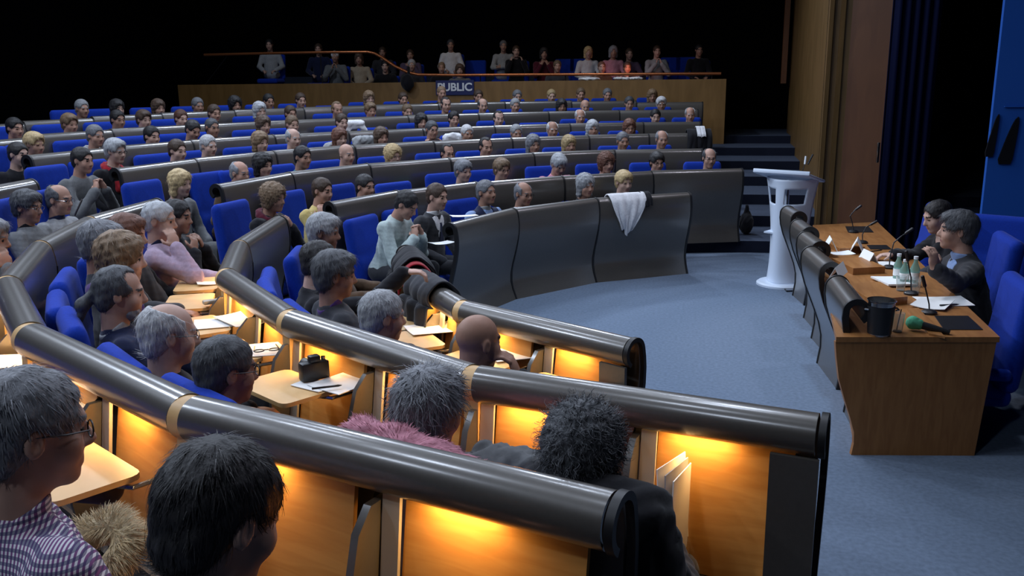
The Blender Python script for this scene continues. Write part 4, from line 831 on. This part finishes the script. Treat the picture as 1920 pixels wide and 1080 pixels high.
# ------------------------------------------------------------------ the stage table, its rolled fronts and what stands on it
TZ = .70
def quad(pts, z0, z1): return [(x, y) for x, y in pts], z0, z1
NL, NR, FR, FL = [np.array(q[:2]) for q in (onz(1568, 632, TZ), onz(1875, 632, TZ), onz(1645, 416, TZ), onz(1524, 422, TZ))]
tb = thing('stage_table', 'long veneered speakers table with panelled end facing the aisle', 'table', ((NL + NR) [0] / 2, (NL + NR)[1] / 2, 0)); ox, oy = tb.location[0], tb.location[1]
lp = lambda q: (q[0] - ox, q[1] - oy)
MB().prism([lp(q) for q in (NL, NR, FR, FL)], TZ - .03, TZ, 'Z').build('table_top', MT['tablewood'], tb, smooth=0)
# near end panel with the S edge on the audience side
e0, e1 = NL + (0, .012), NR + (0, .012); dv = (e1 - e0); Lw = np.linalg.norm(dv); ag = math.atan2(dv[1], dv[0])
poly = [(.0, TZ - .03), (.012, TZ - .12), (.035, TZ - .25), (.075, TZ - .37), (.115, TZ - .48), (.14, TZ - .56), (.145, TZ - .63), (.135, TZ - .7), (Lw - .06, 0), (Lw - .01, TZ - .03)]
o = MB().prism(poly, 0, .03, 'Y').build('end_panel', MT['tablewood'], tb, loc=(e0[0] - ox, e0[1] - oy, 0), smooth=0, rz=ag)
fp = MB(); a, b = NL + (.16, .04), FL + (.16, -.03); fp.prism([lp(q) for q in (a, a + (.03, 0), b + (.03, 0), b)], 0, TZ - .03, 'Z'); fp.build('modesty_panel', MT['tablewood'], tb, smooth=0)
fe = MB(); fe.prism([lp(q) for q in (FL + (.1, -.03), FR + (-.05, -.03), FR + (-.05, 0), FL + (.1, 0))], 0, TZ - .03, 'Z'); fe.build('far_panel', MT['tablewood'], tb, smooth=0)
for pts in ([(1790, 592), (1808, 619), (1843, 619), (1815, 593)], [(1752, 593), (1770, 619), (1843, 619), (1815, 593)], [(1585, 425), (1590, 436), (1638, 436), (1628, 425)], [(1625, 460), (1632, 468), (1672, 468), (1662, 460)]):
    if pts[0][0] == 1790: continue
    MB().prism([lp(onz(x, y, TZ)) for x, y in pts], TZ - .002, TZ + .004, 'Z').build('writing_mat', MT['black'], tb, smooth=0)
for pts, h_ in (([(1700, 578), (1742, 625), (1772, 631), (1722, 577)], .012), ([(1585, 532), (1632, 562), (1702, 556), (1650, 528)], .05), ([(1560, 484), (1600, 503), (1660, 500), (1618, 482)], .05), ([(1545, 452), (1575, 466), (1622, 463), (1590, 450)], .04)):
    MB().prism([lp(onz(x, y, TZ + h_)) for x, y in pts], TZ, TZ + h_, 'Z').build('console_box', MT['tablewood'], tb, smooth=0)
UN = [((1612, 562), (1570, 515)), ((1562, 492), (1522, 462)), ((1542, 453), (1512, 434)), ((1522, 426), (1498, 411)), ((1501, 397), (1478, 386))]
for i, (a, b) in enumerate(UN):
    A, B = onz(*a, .89), onz(*b, .89); A[0] -= .01
    if i == 0: B = A + (B - A) * .95
    desk(A, B, .89, 0, 'grey rolled-front screen of the speakers table, %s from the near end' % ORDN[i + 1], near=False, stage=True, ends=(True, True), name='table_screen', cat='table screen', group='screens along the speakers table')
def depth_of(X): return float((np.array(X) - CAM) @ _fw)
def atd(px, py, dep): return CAM + ray(px, py) * dep
def gooseneck(base, pts, tip, label, z=TZ):
    B = onz(*base, z); dep = depth_of(B); P = [B + (0, 0, .02)] + [atd(*q, dep - .0) for q in pts] + [atd(*tip, dep)]
    t = thing('gooseneck_microphone', label, 'microphone', tuple(B), 0, 'gooseneck microphones on the table')
    MB().lathe([(.045, 0), (.045, .012), (.03, .022), (.012, .026)], n=20).build('base', MT['black'], t)
    Q = [Vector(q - B) for q in P]; C2 = []
    for i in range(len(Q) - 1):
        for f in (0, .33, .66): C2.append(Q[i].lerp(Q[i + 1], f))
    C2.append(Q[-1]); MB().tube(C2, .0045, 8).build('stem', MT['black'], t)
    d = (Q[-1] - Q[-2]).normalized(); MB().tube([Q[-1] - d * .01, Q[-1], Q[-1] + d * .06, Q[-1] + d * .065], [.006, .011, .011, .006], 10).build('capsule', MT['black'], t)
gooseneck((1742, 588), [(1742, 570), (1737, 548)], (1734, 536), 'gooseneck microphone nearest the ice bucket end of the table')
gooseneck((1708, 552), [(1708, 520), (1704, 500)], (1702, 488), 'gooseneck microphone in front of the suited speaker')
gooseneck((1667, 503), [(1669, 480), (1676, 455), (1690, 443)], (1699, 437), 'bent gooseneck microphone beside the name cards')
gooseneck((1617, 456), [(1617, 440), (1624, 426)], (1633, 421), 'gooseneck microphone before the empty far seat')
gooseneck((1600, 436), [(1598, 418), (1594, 405), (1601, 396)], (1605, 393), 'farthest gooseneck microphone on the speakers table')
def solid(name, m, label, cat, X, prof, n=24, group=None, sub=()):
    t = thing(name, label, cat, tuple(X), 0, group); MB().lathe(prof, n=n).build('body', m, t)
    for nm, mm, pr in sub: MB().lathe(pr, n=n).build(nm, mm, t)
    return t
X = onz(1648, 628, TZ); bk_ = solid('ice_bucket', MT['steel'], 'steel ice bucket at the near corner of the speakers table', 'bucket', X, [(.052, 0), (.060, .01), (.070, .19), (.076, .196), (.076, .202), (.066, .20), (.056, .02), (.0, .015)], sub=[('band', MT['black'], [(.0630, .012), (.0722, .165), (.0722, .168), (.0630, .014)])])
for sx in (-1, 1): MB().tube([(sx * .07, -.03, .15), (sx * .088, -.02, .15), (sx * .088, .02, .15), (sx * .07, .03, .15)], .005, 6).build('handle', MT['steel'], bk_)
X = onz(1682, 622, TZ); gl = solid('plastic_cup', MT['glass'], 'clear plastic cup beside the ice bucket', 'cup', X, [(.026, 0), (.035, .11), (.033, .11), (.024, .006), (0, .005)]); MB().tube([(.0, .01, .01), (.012, .0, .13)], .003, 6).build('stirrer', MT['black'], gl)
a, b = onz(1712, 605, TZ + .045), onz(1752, 616, TZ + .025); t = thing('foam_microphone', 'reporter microphone with green foam head lying on the table end', 'microphone', tuple(a)); d = Vector(b - a); u = d.normalized()
V, F = run([(ell((0, 0, 0), (.036, .036, .036)), 'u', .01), (cap((0, 0, 0), tuple(u * .03), .036, .03), 'u', .01), ((.0012, 120, 3), 'n', 0)], .006); link('foam', np_mesh('foam', V, F), MT['green'], t)
MB().tube([u * .035, u * .05, u * d.length * .9, u * (d.length + .08)], [.024, .022, .02, .014], 14).build('grip', MT['black'], t)
for i, (x, y, hh) in enumerate(((1682, 527, .19), (1694, 533, .17), (1713, 536, .20))):
    X = onz(x, y, TZ); q = hh / .2; solid('water_bottle', MT['bottle'], ['clear water bottle farthest from the suited speaker', 'short water bottle between two taller bottles', 'clear water bottle nearest the raised hand'][i], 'bottle', X, [(.028, 0), (.031, .01), (.031, .12 * q), (.013, .165 * q), (.013, .19 * q)], 18, 'water bottles on the speakers table', [('bottle_cap', MT['white'], [(.015, .186 * q), (.015, .205 * q), (.0, .207 * q)]), ('bottle_label', MT['paper'], [(.0318, .045 * q), (.0318, .095 * q), (.0312, .095 * q)])])
for i, (x, y) in enumerate(((1688, 545), (1716, 548))):
    X = onz(x, y, TZ); solid('water_glass', MT['glass'], ['drinking glass before the bottles', 'drinking glass beside the black microphone stem'][i], 'glass', X, [(.026, 0), (.033, .10), (.031, .10), (.024, .006), (0, .005)], 18, 'drinking glasses on the speakers table')
def namecard(px, py, rz, label, w=.17, h=.09, z=TZ):
    X = onz(px, py, z); a = h * .5; t = 0.0025
    mb = MB(); mb.prism([(-a, 0), (0, h), (a, 0), (a - t * 2, 0), (0, h - t * 3), (-a + t * 2, 0)], -w / 2, w / 2); o = mb.build('name_card', MT['paper'], loc=tuple(X), rz=rz, smooth=0); tag(o, label, 'name card', 'folded name cards')
namecard(1606, 474, 1.35, 'white folded name card at the middle of the speakers table', .2, .12); namecard(1556, 470, 1.5, 'name card standing against the rolled screen', .2, .11, TZ + .04); namecard(1627, 497, 1.75, 'name card seen edge-on before the young speaker', .2, .11)
namecard(1572, 515, 1.2, 'white folded card lying over the rolled screen gap', .24, .07, .83)
for a in [(1675, 528, TZ + .012, .20, .26, .25, 'thick white note pad on the table before the suited speaker'), (1577, 476, TZ + .045, .18, .12, .3, 'small white paper on the console box'), (1655, 495, TZ + .002, .22, .16, .3, 'white sheet under the young speaker\'s pen hand'), (1768, 566, TZ + .002, .30, .22, .1, 'white printed sheets at the near seat of the table'), (1748, 572, TZ + .006, .2, .24, -.5, 'second white sheet under the printed sheets')]: sheet(*a, th=.012 if 'pad' in a[-1] else .003)
pen(1779, 574, TZ + .014, .3, 'black pen on the printed sheets at the near table seat'); pen(1643, 472, TZ + .03, .6, 'pen held above the table by the young speaker')
# ------------------------------------------------------------------ the two speakers and their chairs
cb_, cs_ = None, None
def chair_meshes():
    T = rotm(0, R(7)); bk2 = np_mesh('backrest', *run([(rbox((0, -.05, .36), (.56, .11, .66), .055, T), 'u', .01), (rbox((0, .0, .18), (.44, .08, .3), .035, T), 'u', .05)], .016))
    cu = np_mesh('seat_cushion', *run([(rbox((0, .22, 0), (.54, .52, .12), .05), 'u', .01)], .016)); ar = np_mesh('armrest', *run([(rbox((0, .2, .16), (.08, .42, .07), .03), 'u', .01), (rbox((0, .32, .04), (.05, .06, .26), .02), 'u', .02)], .014))
    ft = MB(); ft.lathe([(.03, -.36), (.03, -.06)], (0, .2, 0), 12)
    for i in range(5): a = 2 * PI * i / 5; ft.tube([(0, .2, -.33), (.26 * math.cos(a), .2 + .26 * math.sin(a), -.36)], [.03, .018], 8)
    return bk2, cu, ar, ft
BK2, CU2, AR2, ft = chair_meshes(); [m_.materials.append(MT['seat']) for m_ in (BK2, CU2, AR2)]; _o = ft.build('foot', MT['black']); FT2 = _o.data; bpy.data.objects.remove(_o)
def stage_chair(x, y, rz, label, h=.40):
    t = thing('stage_chair', label, 'chair', (x, y, 0), rz, 'blue speakers chairs')
    for nm, me, dx in (('backrest', BK2, 0), ('seat_cushion', CU2, 0), ('armrest', AR2, -.29), ('armrest', AR2, .29), ('foot', FT2, 0)):
        o = bpy.data.objects.new(nm, me); C.objects.link(o); o.parent = t; o.location = (dx, 0, h)
def chair_at(px, py, ztop, rz, label):
    X = onz(px, py, ztop); stage_chair(X[0], X[1], rz, label, h=ztop - .69)
LEFT = heading(-1, .08)
chair_at(1888, 520, .90, LEFT, 'empty blue upholstered chair at the near corner of the speakers table')
chair_at(1868, 440, .96, LEFT, 'blue upholstered chair behind the suited speaker')
chair_at(1868, 405, .92, heading(-.5, -.85), 'blue upholstered chair turned towards the hall beyond the suited speaker')
chair_at(1738, 383, .98, LEFT, 'blue upholstered chair behind the young speaker')
H1 = onz(1795, 431, 1.05); f1 = heading(-1, .05); p1 = dict(pose='desk', lean=.30, hyaw=-.1, hpitch=.02, legs=[((.10, .0, -.02), (.12, .40, -.02), (.12, .40, -.40)), ((-.10, .0, -.02), (-.12, .40, -.02), (-.12, .40, -.40))])
p1 = reach(p1, H1, f1, onz(1732, 503, .93), -1, 1.08, dirn=(-.15, .05, 1), palm=(-.5, .8, .1))
jr = posture(p1); p1['armR'] = ((.26, .34, .25), (.13, .50, .25), (-.5, .85, 0), (0, 0, -1))
person(H1, f1, 'grey-haired speaker in a dark suit raising one hand at the table', 'full', 'dkgrey', 'charcoal', p1, 0, .008, 1.08, 'charcoal', dict(front='ltblue', collar='ltblue', tie='teal', **ST(1800, .05, w=.0013)), group='speakers at the table')
H2 = onz(1757, 405, 1.03); f2 = heading(-1, -.12); p2 = dict(pose='chin', lean=.24, hyaw=.1, hpitch=-.3)
p2 = reach(p2, H2, f2, onz(1672, 478, TZ + .05), 1, 1.0, dirn=(-1, .1, -.1)); p2['armL'] = 'chin'
person(H2, f2, 'young dark-haired speaker in black resting chin on a fist', 'short', 'black', 'black', p2, 2, .008, 1.0, 'black', {}, group='speakers at the table')
# ------------------------------------------------------------------ white lectern
PB = onz(1466, 533, 0); ln = thing('lectern', 'white acrylic lectern with two window cut-outs standing before the stairs', 'lectern', tuple(PB), R(-32)); H_ = 1.10
def shell(name, z0, z1, wfun, cuts, m, depth=.26, nx=48, nz=56):
    mb = MB(); vs = []; q = nx + 1
    for i in range(nz + 1):
        z = z0 + (z1 - z0) * i / nz; w = wfun(z)
        for j in range(q):
            f = 2 * j / nx - 1; vs.append((f * w, -.16 + depth * f * f, z))
    fs = []
    for i in range(nz):
        for j in range(nx):
            f = 2 * (j + .5) / nx - 1; z = z0 + (z1 - z0) * (i + .5) / nz
            if not any(a < f < b and c < z < d for a, b, c, d in cuts): fs.append((i * q + j, i * q + j + 1, (i + 1) * q + j + 1, (i + 1) * q + j))
    o = mb.add(vs, fs).build(name, m, ln, smooth=30); sm = o.modifiers.new('t', 'SOLIDIFY'); sm.thickness = .018; return o
wf = lambda z: .20 + .085 * max(0, (z - .45) / .65) ** 1.6 + .03 * max(0, (.35 - z) / .35) ** 2
shell('front_shell', .03, H_, wf, [(-.80, -.22, .86, 1.0), (.18, .78, .86, 1.0)], MT['acryl'])
MB().lathe([(.26, 0), (.26, .02), (.24, .035), (.0, .036)], n=40).build('base_plate', MT['acryl'], ln)
MB().box((0, .02, H_ + .02), (.60, .40, .025), Matrix.Rotation(R(-14), 3, 'X'), .01).build('reading_top', MT['acryl'], ln); MB().box((0, -.17, H_ + .08), (.60, .02, .04), Matrix.Rotation(R(-14), 3, 'X'), .006).build('lip', MT['acryl'], ln)
MB().box((0, .0, .56), (.035, .05, 1.06), bev=.01).build('post', MT['acryl'], ln); MB().box((0, -.05, .55), (.34, .16, .016)).build('shelf', MT['acryl'], ln); MB().tube([(.02, -.03, .05), (.02, -.03, 1.08)], .006, 6).build('cable', MT['black'], ln)
B = onz(1497, 342, 1.14); t = thing('lectern_microphone', 'thin microphone with pale tip rising from the white lectern', 'microphone', tuple(B)); dp = depth_of(PB); T1, T2, T3 = [Vector(atd(*q, dp) - B) for q in ((1503, 325), (1509, 308), (1511, 293))]
T0 = Vector(atd(1497, 345, dp) - B); MB().tube([T0, T1, T2], .004, 6).build('stem', MT['black'], t); MB().tube([T2, T3], .010, 8).build('tip', MT['white'], t); MB().tube([T2 + Vector((.03, 0, .0)), T3 + Vector((.07, 0, .02))], .009, 8).build('second_capsule', MT['black'], t)
pts = [onz(*q, .008) for q in ((1490, 537), (1480, 530), (1468, 538), (1475, 546), (1505, 545), (1522, 552))]; o = MB().tube(pts, .007, 6).build('floor_cable', MT['black']); tag(o, 'black cable looping on the carpet below the lectern', 'cable')
q = ony(1493, 250, 11.5); q = onx(1493, 250, .98); o = MB().box((0, 0, 0), (.03, .06, .13), bev=.008).build('wall_switch', MT['white'], loc=tuple(q)); tag(o, 'small white box on the veneered wall beside the stairs', 'switch')
q = ony(1646, 286, 4.62); o = MB().box((0, 0, 0), (.03, .05, .24), bev=.008).build('door_handle_plate', MT['steel'], loc=tuple(q)); o.name = 'pull_plate'; tag(o, 'upright pale metal plate on the pier beside the navy curtain', 'plate')
# ------------------------------------------------------------------ public balcony at the back
YB = 11.1
xl, xr = ony(333, 160, YB), ony(1362, 148, YB); zt = 2.10
struct(slab('wall_balcony', MT['panelwood'], ((xl[0] + xr[0]) / 2, YB + .06, zt / 2), (xr[0] - xl[0], .12, zt)))
struct(slab('wall_balcony_return', MT['panelwood'], (xr[0] - .06, YB + 3.1, zt / 2), (.12, 6, zt)))
struct(slab('floor_balcony', MT['steps'], ((xl[0] + xr[0]) / 2, YB + 3.2, .66), (xr[0] - xl[0], 6.1, 1.32)))
for i in range(1, 4): struct(slab('floor_balcony_step', MT['steps'], ((xl[0] + xr[0]) / 2, YB + 1.3 * i + 2.2, 1.32 + .16 * i), (xr[0] - xl[0] - .3, 6 - 1.3 * i, .32 * i)))
pts = [ony(x, y, YB + .02) for x, y in ((383, 103), (500, 100), (620, 98), (690, 97.5), (702, 100), (715, 107), (740, 124), (765, 136), (785, 140), (850, 141), (1000, 140), (1200, 139), (1352, 138))]
hr = thing('handrail', 'copper-coloured handrail stepping down along the balcony parapet', 'handrail', tuple(pts[0])); B = pts[0]
MB().tube([Vector(q - B) for q in pts], .028, 12).build('rail', MT['copper'], hr)
for x in (900, 1060, 1210, 1335): a = ony(x, 139.5, YB + .02); MB().tube([Vector(a - B), Vector((a[0], YB + .06, zt)) - Vector(B)], .012, 8).build('post', MT['black'], hr)
a = ony(425, 106, YB + .02); b = ony(383, 157, YB + .02); MB().tube([Vector(a - B), Vector((b[0], YB + .06, zt)) - Vector(B)], .008, 6).build('strut', MT['black'], hr)
a = ony(600, 100, YB + .02); MB().tube([Vector(a - B), Vector((a[0], YB + .06, zt)) - Vector(B)], .012, 8).build('post', MT['black'], hr)
a, b = ony(817, 151, YB - .02), ony(889, 178, YB - .02); sg = thing('public_sign', 'navy blue sign reading PUBLIC fixed to the balcony parapet', 'sign', ((a[0] + b[0]) / 2, YB - .02, (a[2] + b[2]) / 2)); w_, h_ = b[0] - a[0], a[2] - b[2]
MB().box((0, 0, 0), (w_, .02, h_), bev=.003).build('board', MT['signblue'], sg, smooth=0)
tc = bpy.data.curves.new('lettering', 'FONT'); tc.body = 'PUBLIC'; tc.align_x = 'CENTER'; tc.align_y = 'CENTER'; tc.size = h_ * .74; tc.extrude = .003; tc.offset = .006; to = bpy.data.objects.new('lettering', tc); C.objects.link(to); to.parent = sg; to.location = (0, -.014, h_ * .02); to.rotation_euler = (PI / 2, 0, 0); tc.materials.append(MT['white'])
bpy.context.view_layer.update(); sx_ = w_ * .90 / max(.01, to.dimensions.x); me = bpy.data.meshes.new_from_object(to.evaluated_get(bpy.context.evaluated_depsgraph_get())); bpy.data.objects.remove(to); to = bpy.data.objects.new('lettering', me); C.objects.link(to); to.parent = sg; to.location = (0, -.014, h_ * .02); to.rotation_euler = (PI / 2, 0, 0); to.scale.x = sx_
q = ony(764, 155, YB - .1); V, F = run([(ell((0, 0, 0), (.13, .09, .17)), 'u', .03), (cap((0, .06, .1), (0, .12, .3), .03), 'u', .03), ((.008, 30, 1), 'n', 0)], .02); o = link('hanging_bag', np_mesh('hanging_bag', V, F), CLOTH['black'], None, tuple(q), 0); tag(o, 'black bag hanging over the balcony parapet below the rail bend', 'bag')
for i, (x, wd, l_) in enumerate(((1160, .12, 'first white paper on the lit balcony ledge'), (1175, .10, 'crumpled white paper in the middle of the lit balcony ledge'), (1192, .14, 'white paper at the lit ledge end before the seated reader'), (1105, .22, 'flat white paper on the balcony ledge by the white jacket'))):
    q = ony(x, 145, YB + .06); V, F = run([(ell((0, 0, .0), (wd, .07, .035)), 'u', .01), ((.01, 40, i), 'n', 0)], .015); o = link('ledge_paper', np_mesh('ledge_paper', V, F), MT['paper'], None, (q[0], YB + .06, zt + .03), 0); tag(o, l_, 'paper')
BAL = [(505, 84, 12.2, 'short', 'black', 'ltgrey', 'lap', 'pale shirt', 'lap'), (597, 92, 12.4, 'short', 'brown', 'navy', 'lap', 'navy jacket', ''), (628, 106, 11.9, 'cap', 'white', 'grey', 'clasp', 'white cap and grey jacket', ''), (673, 110, 12.3, 'bob', 'brown', 'beige', 'lap', 'beige scarf', ''), (722, 124, 11.8, 'short', 'black', 'black', 'lap', 'dark eyeglasses', ''), (717, 98, 13.4, 'short', 'brown', 'charcoal', 'lap', 'charcoal top', ''), (769, 103, 13.0, 'short', 'brown', 'plaid', 'chin', 'dark patterned top', ''),
 (772, 122, 11.8, 'short', 'white', 'charcoal', 'lap', 'white hair', ''), (845, 84, 13.2, 'short', 'dkgrey', 'white', 'lap', 'white shirt', ''), (828, 127, 11.8, 'crop', 'ltbrown', 'black', 'lap', 'cropped brown hair', ''), (862, 131, 11.8, 'bob', 'brown', 'grey', 'lap', 'brown bob', ''), (944, 86, 13.2, 'short', 'grey', 'ltgrey', 'fold', 'pale grey sleeves', ''), (968, 96, 12.8, 'short', 'brown', 'black', 'cheek', 'black top', ''), (1020, 100, 13.0, 'bob', 'black', 'maroon', 'chin', 'maroon top', ''), (1045, 124, 11.8, 'short', 'ltbrown', 'charcoal', 'lap', 'light-brown hair', ''),
 (1103, 98, 13.0, 'bob', 'blond', 'white', 'lap', 'white jacket', ''), (1128, 126, 11.8, 'crop', 'auburn', 'brown', 'lap', 'reddish cropped hair', ''), (1150, 97, 12.6, 'bob', 'grey', 'pink', 'lap', 'dusty pink coat', ''), (1180, 101, 13.0, 'short', 'brown', 'plaid', 'desk', 'patterned shirt', ''), (1176, 127, 11.8, 'short', 'brown', 'black', 'desk', 'brown hair reading in the lit corner', ''), (1232, 96, 12.8, 'short', 'brown', 'ltgrey', 'clasp', 'pale top and hands at the chin', ''), (1311, 94, 12.9, 'short', 'black', 'black', 'lap', 'black clothes, farthest along the balcony', '')]
for x, y, Y, hr_, hc, top, pose, desc, _ in BAL:
    X = ony(x, y, Y); person(X, heading(.25, -1), 'person with %s seated behind the balcony parapet' % desc, hr_, hc, top, dict(pose=pose, lean=.1, hpitch=-.1), None, .015, .97, None, {}, group='public on the balcony', share=True)
    seat((X[0], X[1] + .14, X[2] - 1.16), heading(0, -1), 'blue balcony seat of the person with %s' % desc, .48)
for i, x in enumerate((890, 1060, 1085, 1260, 1285)):
    X = ony(x, 100, 13.6); seat((X[0], X[1], 1.62), heading(0, -1), ['empty blue balcony seat right of the white shirt', 'empty blue balcony seat above the light-brown hair', 'empty blue balcony seat before the white jacket', 'empty blue balcony seat beside the pale top', 'empty blue balcony seat before the black clothes'][i], .48)
ld = bpy.data.lights.new('balcony_light', 'POINT'); ld.energy = 4; ld.color = (1, .3, .18); ld.shadow_soft_size = .05; lo_ = bpy.data.objects.new('balcony_light', ld); C.objects.link(lo_); q = ony(1180, 128, YB + .35); lo_.location = tuple(q)
# ------------------------------------------------------------------ light
def area(name, loc, size, w, col, target=None, spread=180, sy=None):
    ld = bpy.data.lights.new(name, 'AREA'); ld.energy = w; ld.color = col; ld.size = size; ld.spread = R(spread)
    if sy: ld.shape = 'RECTANGLE'; ld.size_y = sy
    o = bpy.data.objects.new(name, ld); C.objects.link(o); o.location = loc
    if target is not None: o.rotation_euler = (Vector(target) - Vector(loc)).to_track_quat('-Z', 'Y').to_euler()
    return o
def spot(name, loc, target, w, col, deg, blend=.5, r=.1):
    ld = bpy.data.lights.new(name, 'SPOT'); ld.energy = w; ld.color = col; ld.spot_size = R(deg); ld.spot_blend = blend; ld.shadow_soft_size = r
    o = bpy.data.objects.new(name, ld); C.objects.link(o); o.location = loc; o.rotation_euler = (Vector(target) - Vector(loc)).to_track_quat('-Z', 'Y').to_euler(); return o
CB = (.72, .82, 1.0)
for k, r_, n in ((0, 2.6, 3), (1, 6.0, 6), (2, 9.6, 7)):
    for i in range(n):
        a = R(-78 + 160 * (i + .5) / n)
        if k == 1 and i == 0: continue
        x, y = -r_ * math.cos(a), r_ * math.sin(a)
        area('overhead_light', (x, y, 6.3), .35, (34, 46, 130 if i > 1 else 45)[k], CB, (x * .9, y * .9, 0) if k < 2 else (x * .55, y * .55, 0), 150)
for i, (x, y) in enumerate(((1.2, -1.6), (1.6, 1.2), (.8, 3.4))):
    spot('front_fill_light', (x, y, 5.6), (-3.6, (-3.6, -.4, 4.0)[i], .8), 170, (.86, .84, 1.0), 75, .6, .12)  # added fill from the stage side, brightens faces in the tiers
spot('arena_spot_light', (-.6, .4, 6.5), (-1.4, .3, 0), 520, (.55, .75, 1.0), 46, .6, .25)
spot('stage_spot_light', (-2.2, 1.5, 6.0), (.5, .3, .8), 300, (1.0, .92, .92), 40, .5, .1)
spot('backdrop_spot_light', (3.4, .5, 5.6), (3.3, 2.9, 1.2), 45, (.10, .35, 1.0), 60, 1, .2)
spot('podium_spot_light', (-.4, .6, 6.0), (-.1, 2.6, .6), 80, (.5, .7, 1.0), 22, .5, .1)
for x, y, w_ in ((-1.2, -.6, 260), (-2.8, -4.9, 150)): spot('tier_spot_light', (x, y, 6.4), (-2.6, -4.2, 1), w_, CB, 62, .5, .14)
area('overhead_light', (-9, 7.5, 6.3), .35, 45, CB, (-9, 10, 1.5), 150)  # added fill to brighten the left end of the balcony parapet
area('balcony_light', (-5, 10.2, 5.2), 1.2, 9, (1, .8, .62), (-5, 12.6, 2), 150)  # added dim fill so the balcony people show, no known fixture
w = bpy.data.worlds.new('World'); bpy.context.scene.world = w; w.use_nodes = True
w.node_tree.nodes['Background'].inputs[0].default_value = (.25, .35, 1, 1); w.node_tree.nodes['Background'].inputs[1].default_value = .004
# ------------------------------------------------------------------ camera
cd = bpy.data.cameras.new('camera'); co = bpy.data.objects.new('camera', cd); C.objects.link(co)
cd.sensor_width = 36; cd.lens = 36 * FPX / 1920; cd.clip_start = .05
M = Matrix(((_rt[0], _up[0], -_fw[0], CAM[0]), (_rt[1], _up[1], -_fw[1], CAM[1]), (_rt[2], _up[2], -_fw[2], CAM[2]), (0, 0, 0, 1)))
co.matrix_world = M; bpy.context.scene.camera = co
vs = bpy.context.scene.view_settings; vs.view_transform = 'Standard'; vs.look = 'None'; vs.exposure = -0.12; vs.gamma = 1.0; vs.use_curve_mapping = False
